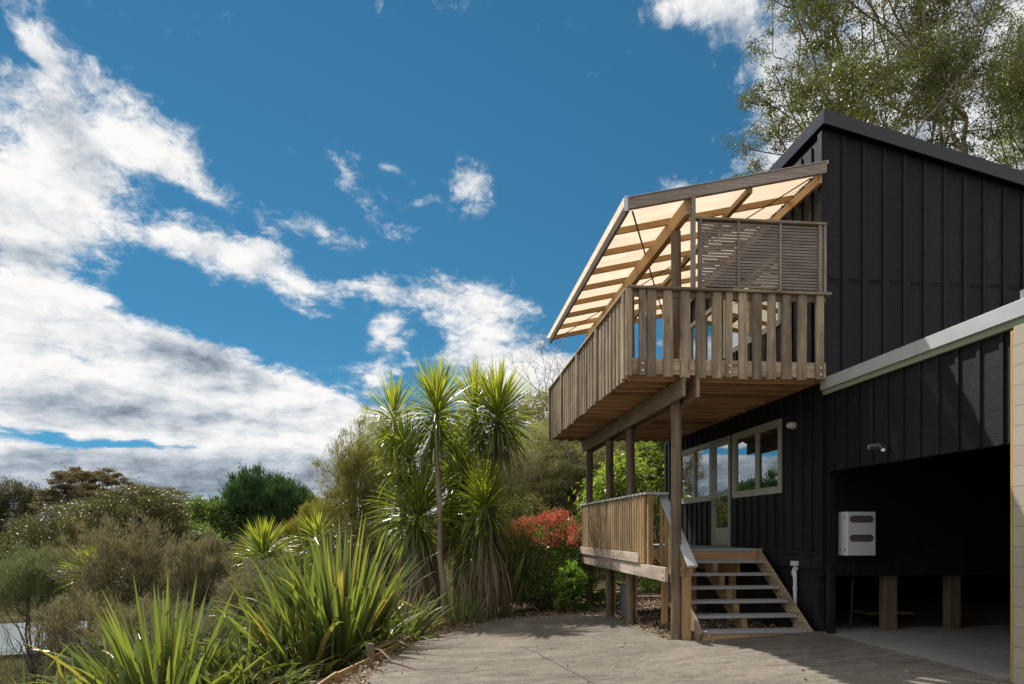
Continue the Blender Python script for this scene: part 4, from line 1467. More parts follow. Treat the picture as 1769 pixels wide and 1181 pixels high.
# ------------------------------------------------------------------ porch deck and its railing
def porch():
    r = empty('porch_deck', (4.6, 14.0, 0.0), 'low timber porch deck with a boarded railing at the door', 'deck')
    x0, x1, y0, y1 = 3.50, 5.68, 11.78, 16.55
    m = MB()
    x = x0
    while x < x1 - 0.05:
        m.box(x, min(x + 0.137, x1), y0 + 0.095, y1, 1.212, 1.248)
        x += 0.142
    m.box(x0 + 0.3, x1, y0, y0 + 0.09, 1.20, 1.249)
    m.build('deck_floor', 'tread_grey', r)
    y = y0 + 0.12
    while y < y1:
        m = MB()
        m.box(3.48, x1, y - 0.0225, y + 0.0225, 1.06, 1.211)
        m.build('joist', 'joist_X', r)
        y += 0.45
    m = MB()
    m.box(x0 + 0.35, x1 - 0.06, y0 + 0.02, y0 + 0.06, 1.03, 1.199)
    m.build('rim_board', 'joist_X', r)
    # bearers along the outside, lapped
    for (ya, yb, za, zb, xx, mat) in ((10.28, 12.9, 0.785, 1.00, 3.43, 'bearer_pale'), (12.91, 16.52, 0.79, 1.003, 3.432, 'bearer_pale'), (11.62, 16.6, 1.015, 1.185, 3.40, 'bearer_pale'), (11.9, 16.4, 0.80, 1.0, 5.3, 'joist_Y')):
        m = MB()
        m.box(xx - 0.023, xx + 0.023, ya, yb, za, zb)
        m.build('bearer', mat, r, bevel=0.004, origin=(xx, ya, za))
    for (y, z) in ((10.36, 0.84), (10.36, 0.95), (11.95, 0.84), (11.95, 0.94)):
        m = MB()
        m.tube([(3.406, y, z), (3.394, y, z)], 0.014, 8)
        m.build('bolt', 'galvanised', r)
    # balusters of the level railing
    y, i = 11.42, 0
    while y < 16.5:
        m = MB()
        a = random.uniform(0.088, 0.102)
        m.box(3.40 + 0.0, 3.452, y - a / 2, y + a / 2, 1.187 if y > 11.62 else 1.003, 2.165)
        b = m.build('baluster', 'honey_Z' if y < 12.3 or i % 3 else 'weathered_Z', r, bevel=0.016, origin=(3.43, y, 1.2))
        y += 0.152
        i += 1
    m = MB()
    m.box(3.455, 3.50, 11.30, 16.5, 2.075, 2.165)
    m.build('inner_rail', 'honey_Y', r, bevel=0.003)
    m = MB()
    m.box(3.375, 3.515, 11.20, 16.56, 2.166, 2.206)
    m.build('top_rail', 'grey_stain', r, bevel=0.006)
    m = MB()
    m.box(3.516, 3.78, 11.20, 11.34, 2.164, 2.204)
    m.build('top_rail', 'grey_stain', r, bevel=0.006)
    m = MB()
    m.box(3.44, 3.53, 11.235, 11.325, 1.0, 2.163)
    m.build('newel_post', 'honey_Z', r, bevel=0.005)
    # raking boards and the handrail beside the stairs
    def zh(y):
        return 2.18 - 0.80 * (11.42 - y)
    for i, y in enumerate((11.30, 11.02, 10.86, 10.70, 10.54, 10.38)):
        m = MB()
        x = 3.66
        m.prism([(y - 0.05, 1.0), (y + 0.05, 1.0), (y + 0.05, zh(y + 0.05) - 0.04), (y - 0.05, zh(y - 0.05) - 0.04)], x, x + 0.045, 'X')
        m.build('baluster', 'honey_Z', r, bevel=0.006, origin=(x, y, 1.0))
    m = MB()
    m.box(3.66, 3.705, 10.2, 11.4, 0.86, 1.0)
    m.build('bottom_rail', 'honey_Y', r)
    m = MB()
    m.bar((3.735, 11.45, zh(11.45)), (3.735, 9.98, zh(9.98)), 0.145, 0.040)
    m.build('handrail', 'grey_stain', r, bevel=0.006)
    m = MB()
    m.bar((3.75, 11.40, zh(11.40) - 0.10), (3.75, 10.02, zh(10.02) - 0.10), 0.045, 0.095)
    m.build('rail_batten', 'honey_Y', r, bevel=0.003)
    m = MB()
    m.box(3.68, 3.80, 10.22, 10.32, ground_z(3.7, 10.2) - 0.1, 1.14)
    m.build('newel_post', 'honey_Z', r, bevel=0.005)
    for x in (4.1, 5.4):
        for y in (12.4, 14.4, 16.2):
            m = MB()
            m.box(x - 0.05, x + 0.05, y - 0.05, y + 0.05, -0.6, 1.05)
            m.build('stump', 'joist_Z', r)


porch()


def stairs():
    r = empty('staircase', (4.75, 10.0, 0), 'open timber stairs with grey treads climbing to the porch door', 'stairs')
    x0, x1 = 3.895, 5.56
    Y0 = 11.77
    for k in range(1, 7):
        yf = Y0 - 0.285 * k
        z = 1.25 - 0.200 * k
        m = MB()
        m.box(x0, x1, yf, yf + 0.14, z - 0.045, z)
        m.box(x0, x1, yf + 0.146, yf + 0.285, z - 0.045, z)
        m.build('tread', 'tread_grey', r, bevel=0.005, origin=(4.7, yf, z))
    for x, mat in ((3.87, 'weathered_Y'), (4.70, 'honey_Y'), (5.585, 'weathered_Y')):
        m = MB()
        mid = abs(x - 4.70) < 0.1
        top, bot = (Y0 - 0.02, 1.20), (10.02, -0.03)
        if mid:
            # cut stringer under the treads
            poly = [(Y0 + 0.05, 1.195)]
            for k in range(1, 7):
                yf = Y0 - 0.285 * k
                z = 1.25 - 0.200 * k - 0.047
                poly += [(yf + 0.275, z), (yf + 0.02, z)]
                
            poly2 = [(Y0 + 0.05, 1.195), (Y0 + 0.05, 0.92), (10.33, -0.09), (10.05, -0.09)]
            pts = [(Y0 + 0.05, 1.00)]
            z6 = 1.25 - 1.2 - 0.047
            outer = [(Y0 + 0.05, 0.80), (Y0 + 0.05, 1.0)]
            for k in range(1, 7):
                yf = Y0 - 0.285 * k
                z = 1.25 - 0.200 * k - 0.047
                outer += [(yf + 0.283, z), (yf + 0.012, z)]
            outer += [(10.07, -0.06), (10.38, -0.06)]
            m.prism(outer, x - 0.045, x + 0.045, 'X')
        else:
            m.bar((x, Y0 + 0.02, 1.145), (x, 10.03, -0.06), 0.045, 0.25, cut=None)
        m.build('stringer', mat, r, bevel=0.0, origin=(x, 10.5, 0))
    m = MB()
    m.box(3.9, 5.56, 10.0, 10.05, -0.12, 0.0)
    m.build('foot_plate', 'honey_X', r)


stairs()

# bin and planters beneath the porch
m = MB()
m.tube([(4.02, 14.6, ground_z(4, 14.6)), (4.02, 14.6, 0.1), (4.02, 14.6, 0.42)], [0.15, 0.17, 0.16], 20)
tag(m.build('rain_barrel', 'barrel_plastic'), 'blue grey plastic barrel on the gravel below the porch', 'barrel')


m = None


def planter(name, x0, x1, y0, y1, z0, z1, label):
    r = empty(name, ((x0 + x1) / 2, (y0 + y1) / 2, z0), label, 'planter')
    m = MB()
    t = 0.045
    h = (z1 - z0) / 2
    for a in (0, 1):
        za, zb = z0 + a * h, z0 + (a + 1) * h - 0.004
        m.box(x0, x1, y0, y0 + t, za, zb)
        m.box(x0, x1, y1 - t, y1, za, zb)
        m.box(x0, x0 + t, y0 + t, y1 - t, za, zb)
        m.box(x1 - t, x1, y0 + t, y1 - t, za, zb)
    m.build('box_boards', 'honey_X', r, bevel=0.004)
    m = MB()
    m.box(x0 + t, x1 - t, y0 + t, y1 - t, z0, z1 - 0.06)
    m.build('soil', 'soil_gravel', r)
    return r


planter('planter_box', 4.0, 5.4, 18.6, 19.6, -0.75, -0.10, 'raised timber planter box standing behind the porch poles')
planter('planter_box', 2.75, 4.0, 19.2, 20.0, -0.72, -0.50, 'low timber edged bed around the bright green plant')


# ------------------------------------------------------------------ timber edging of the drive
def edging():
    r = empty('garden_edging', (-1.3, 9.5, -0.5), 'rough timber edging board between the gravel strip and the flax bank', 'edging')
    ys = [4.0, 6.2, 8.2, 9.3, 10.4, 12.0, 12.9, 14.4, 15.4, 16.6, 17.7]
    for i, (a, b) in enumerate(zip(ys, ys[1:])):
        m = MB()
        p = Vector((edge_x(a), a, ground_z(edge_x(a) + 0.05, a) - 0.02 + 0.03 * (i % 2)))
        q = Vector((edge_x(b), b, ground_z(edge_x(b) + 0.05, b) - 0.02 + 0.025 * (i % 3)))
        m.bar(p, q, 0.035, 0.22)
        m.build('edging_board', 'honey_Y', r, bevel=0.004, origin=tuple(p))
    m = MB()
    x, y = edge_x(10.55) + 0.03, 10.55
    z = ground_z(x + 0.1, y)
    m.box(x - 0.05, x + 0.05, y - 0.05, y + 0.05, z - 0.2, z + 0.30)
    o = m.build('timber_stub', 'pole', None, bevel=0.012)
    tag(o, 'short weathered stub post standing at the foot of the tall flax', 'post')


edging()


# ------------------------------------------------------------------ planting: numpy builders
def spot(u, v, d):
    """world point at picture place (u, v) of the 1769 px photograph, d metres deep"""
    r = (u - 884.5) / 1200.0 * d
    return np.array([d * math.sin(TH) + r * math.cos(TH), d * math.cos(TH) - r * math.sin(TH), EYE - (v - 918.0) / 1200.0 * d])


def unit(a):
    return a / np.maximum(np.linalg.norm(a, axis=-1, keepdims=True), 1e-9)


def rand_dirs(n, rg):
    return unit(rg.normal(size=(n, 3)))


def quads_leaves(P0, D, L, Wd, rg, fold=0.0):
    """one kite-shaped leaf per point"""
    n = len(P0)
    D = unit(D)
    side = unit(np.cross(D, rand_dirs(n, rg)))
    L = np.broadcast_to(L, (n,))[:, None]
    Wd = np.broadcast_to(Wd, (n,))[:, None]
    a = P0
    b = P0 + D * L * 0.45 + side * Wd * 0.5
    c = P0 + D * L
    d = P0 + D * L * 0.45 - side * Wd * 0.5
    V = np.stack([a, b, c, d], 1).reshape(-1, 3)
    F = np.arange(4 * n).reshape(-1, 4)
    return V, F


def blades(P0, D, L, Wd, droop, rg, S=7, fold=0.0, bend=None, roll=0.35):
    """long strap leaves: curved strips, optionally V-folded, optionally snapped over"""
    n = len(P0)
    D = unit(D)
    upv = np.tile(np.array([[0, 0, 1.0]]), (n, 1))
    side = np.cross(D, upv)
    bad = np.linalg.norm(side, axis=1) < 0.15
    side[bad] = rand_dirs(int(bad.sum()), rg)
    side = unit(side)
    side = unit(side + rg.normal(0, roll, (n, 3)))
    L = np.broadcast_to(L, (n,)).astype(float)
    Wd = np.broadcast_to(Wd, (n,)).astype(float)
    droop = np.broadcast_to(droop, (n,)).astype(float)
    pos = P0.copy()
    pts, wid, dirs = [], [], []
    d = D.copy()
    for k in range(S + 1):
        t = k / S
        w = Wd * (0.55 + 0.9 * t if t < 0.5 else 1.0) * (1.0 - max(0.0, (t - 0.45) / 0.55) ** 2.0 * 0.97)
        pts.append(pos.copy())
        wid.append(w)
        dirs.append(d.copy())
        g = droop * (0.25 + 1.9 * t) / S
        d = d + np.array([0, 0, -1.0]) * g[:, None]
        if bend is not None:
            hit = (np.abs(bend - t) < 0.5 / S)
            d[hit] = unit(d[hit]) * 0.35 + np.array([0, 0, -1.0]) + rg.normal(0, 0.25, (int(hit.sum()), 3))
        d = unit(d)
        pos = pos + d * (L / S)[:, None]
    across = 3 if fold else 2
    V = np.zeros((n, S + 1, across, 3))
    for k in range(S + 1):
        s2 = unit(side - dirs[k] * np.sum(side * dirs[k], 1, keepdims=True))
        nrm = np.cross(s2, dirs[k])
        w = wid[k][:, None] * 0.5
        if fold:
            V[:, k, 0] = pts[k] - s2 * w + nrm * w * fold
            V[:, k, 1] = pts[k]
            V[:, k, 2] = pts[k] + s2 * w + nrm * w * fold
        else:
            V[:, k, 0] = pts[k] - s2 * w
            V[:, k, 1] = pts[k] + s2 * w
    F = []
    base = (np.arange(n) * (S + 1) * across)[:, None]
    for k in range(S):
        for q in range(across - 1):
            a = k * across + q
            F.append(base + np.array([[a, a + 1, a + across + 1, a + across]]))
    F = np.stack(F, 1).reshape(-1, 4)
    return V.reshape(-1, 3), F, S * (across - 1)


def join(parts):
    V, F, T, k = [], [], [], 0
    for v, f, t in parts:
        V.append(v)
        F.append(f + k)
        T.append(t)
        k += len(v)
    return np.concatenate(V), np.concatenate(F), np.concatenate(T)


def lump(D, seed, k=2.2):
    """cheap smooth noise on directions"""
    r2 = np.random.default_rng(seed)
    out_ = np.zeros(len(D))
    for i in range(7):
        w = r2.normal(size=3) * (k + i * 0.6)
        out_ += np.sin(D @ w + r2.uniform(0, 6.28)) / (1 + 0.5 * i)
    return out_ / 2.6


def limb_path(a, b, rg, n=6, wob=0.08, sag=0.0):
    a, b = np.array(a, float), np.array(b, float)
    L = np.linalg.norm(b - a)
    pts = []
    w = rg.normal(0, wob * L, (n + 1, 3))
    w[0] = 0
    w[-1] = 0
    for k in range(n + 1):
        t = k / n
        p = a + (b - a) * t + w[k] * math.sin(math.pi * t) ** 0.5 * 0.5
        p[2] += sag * math.sin(math.pi * t)
        pts.append(tuple(p))
    return pts


def woody(name, lines, mat, parent, n=7):
    m = MB()
    for pts, r0, r1 in lines:
        k = len(pts)
        m.tube(pts, [r0 + (r1 - r0) * i / (k - 1) for i in range(k)], n)
    return m.build(name, mat, parent)


def foliage(centres, radii, nleaf, L, Wd, rg, style, outc, flat=1.0):
    """leaf clumps round the given centres"""
    k = len(centres)
    idx = np.repeat(np.arange(k), nleaf)
    N_ = len(idx)
    off = rg.normal(0, 0.5, (N_, 3)) * radii[idx][:, None]
    off[:, 2] *= flat
    P0 = centres[idx] + off
    outd = unit(P0 - np.array(outc))
    if style == 'round':
        D = rand_dirs(N_, rg) + outd * 0.6 + np.array([0, 0, 0.15])
    elif style == 'spray':
        cd = unit(centres - np.array(outc))[idx]
        D = rand_dirs(N_, rg) * 0.38 + cd * 0.75 + np.array([0, 0, 0.65])
    elif style == 'weep':
        D = rand_dirs(N_, rg) * 0.55 + outd * np.array([1, 1, 0.2]) * 0.9 + np.array([0, 0, -0.35])
    elif style == 'droop':
        D = rand_dirs(N_, rg) * 0.55 + outd * 0.5 + np.array([0, 0, -0.7])
    elif style == 'tier':
        D = rand_dirs(N_, rg) * np.array([1, 1, 0.45]) + outd * 0.5
    LL = L * rg.uniform(0.6, 1.25, N_)
    V, F = quads_leaves(P0, D, LL, Wd * rg.uniform(0.7, 1.2, N_), rg)
    ct = rg.uniform(0.15, 0.85, k)[idx]
    tint = np.clip(ct * 0.55 + rg.uniform(0, 1, N_) * 0.45, 0, 1)
    return V, F, tint


def bush(name, label, cat, c, r, nclump, nleaf, L, Wd, mat, style, seed, base_z=None, clump=0.22, fill=0.55, bark='bark_brown',
         limbs=14, trunk=(0.06, 1), lum=0.28, group=None, flat=1.0, bottom=-0.75, root=None, trunks=1, twigs=0, crownname='crown', topbias=0.0):
    """a tree or shrub: ellipsoid crown of clumps with an uneven outline, plus trunk and limbs"""
    rg = np.random.default_rng(seed)
    c = np.array(c, float)
    r = np.array(r, float)
    D = rand_dirs(nclump * 3, rg)
    D = D[D[:, 2] > bottom][:nclump]
    rad = (fill + (1 - fill) * rg.uniform(0, 1, len(D)) ** 0.55) * (1 + lum * lump(D, seed + 5))
    C = c + D * rad[:, None] * r
    if topbias:
        C[:, 2] += topbias * rg.uniform(0, 1, len(C)) ** 3 * r[2]
    cr = clump * float(r.mean()) * rg.uniform(0.6, 1.35, len(C))
    V, F, T = foliage(C, cr, nleaf, L, Wd, rg, style, c - np.array([0, 0, r[2] * 0.5]), flat)
    if base_z is None:
        base_z = ground_z(c[0], c[1]) - 0.1
    rt = (c[0], c[1], base_z) if root is None else (root[0], root[1], base_z)
    o = empty(name, rt, label, cat, group)
    np_mesh(crownname, V, F, mat, o, tint=T)
    lines = []
    tr = trunk[0]
    for t in range(trunks):
        a = np.array(rt) + rg.normal(0, 0.12 * (trunks > 1), 3) * np.array([1, 1, 0]) * r[0]
        top = c + rg.normal(0, 0.12 + 0.2 * (trunks > 1), 3) * r * np.array([1, 1, 0.4])
        main = limb_path(a, top, rg, 7, 0.05)
        lines.append((main, tr, tr * 0.45))
        for k in range(limbs // trunks):
            e = C[rg.integers(len(C))]
            s = main[rg.integers(2, 7)]
            lines.append((limb_path(s, e, rg, 5, 0.10), tr * 0.38, tr * 0.08))
    for k in range(twigs):
        e = C[rg.integers(len(C))]
        e2 = e + unit(e - c) * cr.mean() * rg.uniform(0.8, 2.2) + np.array([0, 0, 0.05])
        lines.append((limb_path(c + (e - c) * 0.5, e2, rg, 4, 0.10), tr * 0.16, tr * 0.03))
    woody('trunk', lines, bark, o, 6)
    return o


# ------------------------------------------------------------------ cabbage trees
def head(c, n, L, Wd, rg, low=-0.9, up=0.35, droopk=1.0):
    """the tuft of sword leaves at the end of a branch"""
    D = rand_dirs(n * 3, rg)
    z = D[:, 2]
    D = D[(z > low)][:n]
    D = unit(D + np.array([0, 0, up]))
    n = len(D)
    off = np.clip(-0.30 + 0.42 * D[:, 2], -0.75, 0.12) * rg.uniform(0.5, 1.3, n)
    P0 = np.array(c) + D * 0.05 + np.stack([np.zeros(n), np.zeros(n), off], 1)
    dr = (0.22 + 1.5 * np.clip(0.70 - D[:, 2], 0, 1.5)) * droopk * rg.uniform(0.5, 1.35, n)
    V, F, m = blades(P0, D, L * rg.uniform(0.75, 1.1, n), Wd * rg.uniform(0.8, 1.2, n), dr, rg, S=6, fold=0.35, roll=0.2)
    T = np.repeat(np.clip(0.40 + 0.35 * D[:, 2] + rg.normal(0, 0.16, n), 0, 1), m)
    return V, F, T


def skirt(c, n, L, Wd, rg, spread=0.2, z0=-0.35):
    """dead leaves hanging round the trunk under a tuft"""
    a = rg.uniform(0, 6.283, n)
    D = np.stack([np.cos(a) * 0.5, np.sin(a) * 0.5, -rg.uniform(0.5, 1.2, n)], 1)
    P0 = np.array(c) + np.stack([np.cos(a) * spread * 0.4, np.sin(a) * spread * 0.4, z0 - rg.uniform(0, 0.5, n)], 1)
    V, F, m = blades(P0, D, L * rg.uniform(0.6, 1.1, n), Wd * rg.uniform(0.7, 1.1, n), 2.2, rg, S=5, roll=0.5)
    T = np.repeat(rg.uniform(0, 1, n), m)
    return V, F, T


def cabbage_tree(label, base, heads, seed, tr=0.075, group='cabbage trees', dead=0, low=-0.9):
    """heads: list of (centre, leaves, leaf length, droop)"""
    rg = np.random.default_rng(seed)
    z = ground_z(base[0], base[1]) - 0.1
    o = empty('cabbage_tree', (base[0], base[1], z), label, 'tree', group)
    b = np.array([base[0], base[1], z])
    lines = []
    first = np.array(heads[0][0])
    fork = b + (first - b) * 0.45
    for i, (c, n, L, dk) in enumerate(heads):
        c = np.array(c, float)
        V, F, T = head(c, n, L, 0.046, rg, droopk=dk, low=low)
        np_mesh('leaf_head', V, F, 'cabbage_leaf', o, tint=T)
        if i == 0:
            lines.append((limb_path(b, c, rg, 9, 0.02), tr * 1.15, tr * 0.75))
        else:
            lines.append((limb_path(fork, c, rg, 6, 0.04), tr * 0.8, tr * 0.6))
    woody('trunk', lines, 'bark_pale', o, 10)
    if dead:
        parts = []
        i_dead = True
        for (c, n, L, dk) in heads:
            parts.append(skirt(c, dead, L * 0.8, 0.032, rg))
            if dead > 100 and i_dead:
                parts.append(skirt(c, int(dead * 2.0), L * 1.15, 0.03, rg, spread=0.55, z0=-0.75))
                parts.append(skirt(c, int(dead * 1.6), L * 1.0, 0.03, rg, spread=0.7, z0=-1.15))
            i_dead = False
        V, F, T = join(parts)
        np_mesh('dead_leaves', V, F, 'dead_leaf', o, tint=T)
    return o


S_ = spot
cabbage_tree('tall slim cabbage tree with one round head on a long bare trunk', S_(768, 1058, 16.0)[:2],
             [(S_(754, 706, 16.0), 330, 1.12, 0.95)], 1)
cabbage_tree('cabbage tree with two full heads side by side, right of the tallest one', S_(846, 1050, 17.3)[:2],
             [(S_(860, 716, 17.0), 420, 1.24, 1.0), (S_(820, 698, 17.6), 230, 1.05, 0.75)], 2, dead=60)
cabbage_tree('cabbage tree with a small spiky head at the left of the clump', S_(716, 1056, 17.0)[:2],
             [(S_(680, 720, 17.0), 170, 1.05, 0.95), (S_(706, 790, 16.8), 220, 1.1, 1.25)], 3, tr=0.06)
cabbage_tree('low bushy cabbage tree with drooping glossy leaves at the front left of the clump', S_(742, 1060, 16.8)[:2],
             [(S_(722, 884, 16.8), 480, 1.35, 1.0)], 4, tr=0.09, dead=260)
cabbage_tree('low cabbage tree with a fountain of leaves at the right of the clump', S_(836, 1056, 16.0)[:2],
             [(S_(838, 872, 16.3), 320, 1.25, 1.15), (S_(820, 940, 16.3), 170, 1.1, 1.3)], 5, tr=0.09, dead=240)
cabbage_tree('cabbage tree half hidden in the middle of the clump behind the tall trunk', S_(790, 1052, 17.6)[:2],
             [(S_(790, 815, 17.8), 260, 1.15, 1.2), (S_(768, 766, 18.6), 220, 1.05, 1.1), (S_(812, 772, 18.8), 160, 1.0, 1.1)], 6, tr=0.09, dead=160)
cabbage_tree('far cabbage tree head poking out of the brown shrub on the left', S_(150, 1150, 21.0)[:2],
             [(S_(158, 992, 20.6), 380, 1.0, 0.7)], 7, tr=0.09)
cabbage_tree('small cabbage tree with a single bright head beyond the tall flax', S_(462, 1120, 19.5)[:2],
             [(S_(455, 958, 19.0), 380, 0.98, 0.7)], 8, tr=0.09)
cabbage_tree('young cabbage tree showing a few yellow green spikes under the feathery tree', S_(530, 1100, 20.5)[:2],
             [(S_(548, 928, 20.3), 150, 0.8, 0.6)], 9, tr=0.06)


# ------------------------------------------------------------------ flax clumps
def flax(label, base, n, L, spread, seed, lean=(0, 0, 0), Wd=0.062, dead=0.30, rad=0.35, upk=1.0):
    rg = np.random.default_rng(seed)
    z = ground_z(base[0], base[1])
    o = empty('flax', (base[0], base[1], z), label, 'flax', 'flax clumps')
    a = rg.uniform(0, 6.283, n)
    rr = rg.uniform(0, 1, n) ** 0.6
    tilt = rr * spread * rg.uniform(0.7, 1.2, n)
    D = np.stack([np.cos(a) * np.sin(tilt), np.sin(a) * np.sin(tilt), np.cos(tilt) * upk], 1) + np.array(lean)
    P0 = np.array([base[0], base[1], z - 0.05]) + np.stack([np.cos(a) * rad * rr, np.sin(a) * rad * rr, np.zeros(n)], 1)
    LL = L * rg.uniform(0.6, 1.08, n) * (1 - 0.12 * rr)
    dr = (0.12 + 1.0 * (tilt / 1.2) ** 1.5) * rg.uniform(0.5, 1.5, n) * np.where(rg.uniform(0, 1, n) < 0.3, 2.4, 1.0)
    bend = np.where(rg.uniform(0, 1, n) < 0.26, rg.uniform(0.5, 0.9, n), 9.0)
    V, F, m = blades(P0, D, LL, Wd * rg.uniform(0.75, 1.2, n), dr, rg, S=9, fold=0.22, bend=bend, roll=0.55)
    T = np.repeat(np.clip(rg.normal(0.40, 0.24, n), 0, 1), m)
    np_mesh('leaves', V, F, 'flax_leaf', o, tint=T)
    k = int(n * dead)
    a = rg.uniform(0, 6.283, k)
    tilt = rg.uniform(0.7, 1.4, k)
    D = np.stack([np.cos(a) * np.sin(tilt), np.sin(a) * np.sin(tilt), np.cos(tilt)], 1)
    P0 = np.array([base[0], base[1], z]) + np.stack([np.cos(a) * rad, np.sin(a) * rad, np.zeros(k)], 1) * 0.8
    V, F, m = blades(P0, D, L * rg.uniform(0.35, 0.8, k), Wd * 0.7, 1.6, rg, S=6, roll=0.6, bend=np.where(rg.uniform(0, 1, k) < 0.4, 0.5, 9.0))
    np_mesh('dead_leaves', V, F, 'dead_leaf', o, tint=np.repeat(rg.uniform(0, 1, k), m))
    return o


def sp2(u, d):
    return S_(u, 918, d)[:2]


flax('tall flax clump standing right behind the stub post', sp2(585, 11.9), 300, 2.75, 0.66, 21, lean=(-0.06, 0, 0), Wd=0.080)
flax('wide flax clump arching left below the small far cabbage tree', sp2(520, 11.4), 290, 2.35, 1.15, 22, lean=(-0.16, 0, 0), rad=0.5, Wd=0.088)
flax('flax clump leaning over the edging board left of the brown cabbage tree skirts', sp2(672, 13.3), 150, 1.6, 0.75, 23)
flax('upright flax clump in front of the brown shrubs', sp2(285, 9.8), 300, 2.3, 0.80, 24, rad=0.42, Wd=0.076)
flax('dark lower flax clump with folded tips between the two big clumps', sp2(425, 9.9), 170, 1.35, 1.1, 25, rad=0.4, lean=(-0.05, 0, 0))
flax('low flax clump in the bottom left corner', sp2(45, 9.0), 180, 1.75, 0.90, 26, rad=0.4)
flax('short flax clump beside the bottom left one, leaves folded over', sp2(150, 8.9), 180, 1.6, 1.1, 27, rad=0.4)
flax('narrow grassy flax right of the cabbage tree clump next to the red hedge', sp2(868, 16.6), 80, 1.9, 0.35, 28, Wd=0.035, rad=0.3, dead=0.1)
flax('grassy flax at the foot of the cabbage trees', sp2(800, 15.2), 60, 1.3, 0.6, 29, Wd=0.03, rad=0.35, dead=0.3)

# ------------------------------------------------------------------ garden shrubs
def hedge():
    rg = np.random.default_rng(31)
    c = S_(946, 978, 18.0)
    bz = ground_z(c[0], c[1]) - 0.05
    o = empty('photinia_hedge', (c[0], c[1], bz), 'rounded hedge with bright red young leaves over dark green, left of the porch poles', 'hedge')
    D = rand_dirs(1500, rg)
    D = D[D[:, 2] > -0.9][:620]
    C = c + D * (0.55 + 0.45 * rg.uniform(0, 1, len(D)) ** 0.5)[:, None] * (1 + 0.16 * lump(D, 4))[:, None] * np.array([1.4, 1.2, 1.2])
    V, F, T = foliage(C, np.full(len(C), 0.20), 75, 0.085, 0.038, rg, 'round', c)
    np_mesh('foliage', V, F, 'photinia_green', o, tint=T)
    k = 300
    x = rg.uniform(-1.25, 1.35, k)
    y = rg.uniform(-1.15, 1.1, k)
    rr = np.sqrt(np.clip(1 - (x / 1.45) ** 2 - (y / 1.3) ** 2, 0, 1))
    z = 1.20 * rr * (1 + 0.12 * np.sin(x * 5) * np.cos(y * 4)) + rg.uniform(-0.28, 0.14, k)
    ok = rr > 0.30
    C = (c + np.stack([x, y, z], 1))[ok]
    V, F, T = foliage(C, np.full(len(C), 0.11), 34, 0.080, 0.032, rg, 'spray', c - np.array([0, 0, 1.0]))
    np_mesh('red_shoots', V, F, 'photinia_red', o, tint=T)
    lines = []
    for i in range(16):
        a = c + rg.normal(0, 0.3, 3) * np.array([1, 1, 0])
        a[2] = bz
        lines.append((limb_path(a, C[rg.integers(len(C))] - np.array([0, 0, 0.5]), rg, 5, 0.08), 0.025, 0.006))
    woody('stems', lines, 'bark_brown', o, 6)


hedge()
bush('laurel_shrub', 'green small leaved shrub in front of the lower left of the red hedge', 'shrub', S_(900, 996, 16.9), (0.62, 0.45, 0.85), 130, 70, 0.07, 0.032,
     'light_tree_leaf', 'round', 33, trunk=(0.02, 1), limbs=8)
bush('currant_bush', 'bright green leafy plant growing just left of the farthest porch pole', 'plant', S_(985, 1012, 16.4), (0.36, 0.28, 0.50), 60, 30, 0.10, 0.055,
     'bright_leaf', 'round', 34, trunk=(0.010, 1), limbs=16, base_z=-0.75, fill=0.2, lum=0.5)
bush('herb_plant', 'low bright green plant at the foot of the taller one', 'plant', S_(1008, 1052, 16.8), (0.22, 0.2, 0.10), 24, 26, 0.08, 0.055,
     'bright_leaf', 'round', 35, trunk=(0.008, 1), limbs=4)
bush('lavender', 'grey green low tufted plant in front of the hedge', 'plant', S_(955, 1046, 17.0), (0.45, 0.3, 0.17), 60, 50, 0.10, 0.008,
     'soft_grey_leaf', 'spray', 36, trunk=(0.008, 1), limbs=6)
bush('herb_plant', 'leafy green plant between the first and second porch poles', 'plant', S_(1040, 1036, 17.0), (0.22, 0.2, 0.22), 26, 30, 0.07, 0.045,
     'bright_leaf', 'round', 37, trunk=(0.008, 1), limbs=5)
bush('herb_plant', 'small yellow green plant between the second and third porch poles', 'plant', S_(1074, 1038, 16.6), (0.16, 0.16, 0.2), 22, 26, 0.06, 0.03,
     'lime_leaf', 'round', 38, trunk=(0.008, 1), limbs=5)
bush('lime_shrub', 'large shrub with long light yellow green leaves behind the porch railing', 'shrub', S_(1090, 850, 21.0), (1.45, 1.1, 1.15), 170, 60, 0.20, 0.052,
     'lime_leaf', 'droop', 39, trunk=(0.05, 1), limbs=18, clump=0.22)
bush('lime_shrub', 'tall light yellow green shrub growing up against the far corner of the house', 'shrub', S_(1140, 800, 21.6), (0.75, 0.7, 1.35), 90, 60, 0.20, 0.052,
     'lime_leaf', 'droop', 40, trunk=(0.05, 1), limbs=12, clump=0.25)
bush('planter_plant', 'small green seedlings growing in the planter box', 'plant', S_(1128, 1012, 19.9), (0.5, 0.25, 0.2), 26, 26, 0.08, 0.04,
     'bright_leaf', 'round', 41, trunk=(0.006, 1), limbs=5, base_z=-0.2)

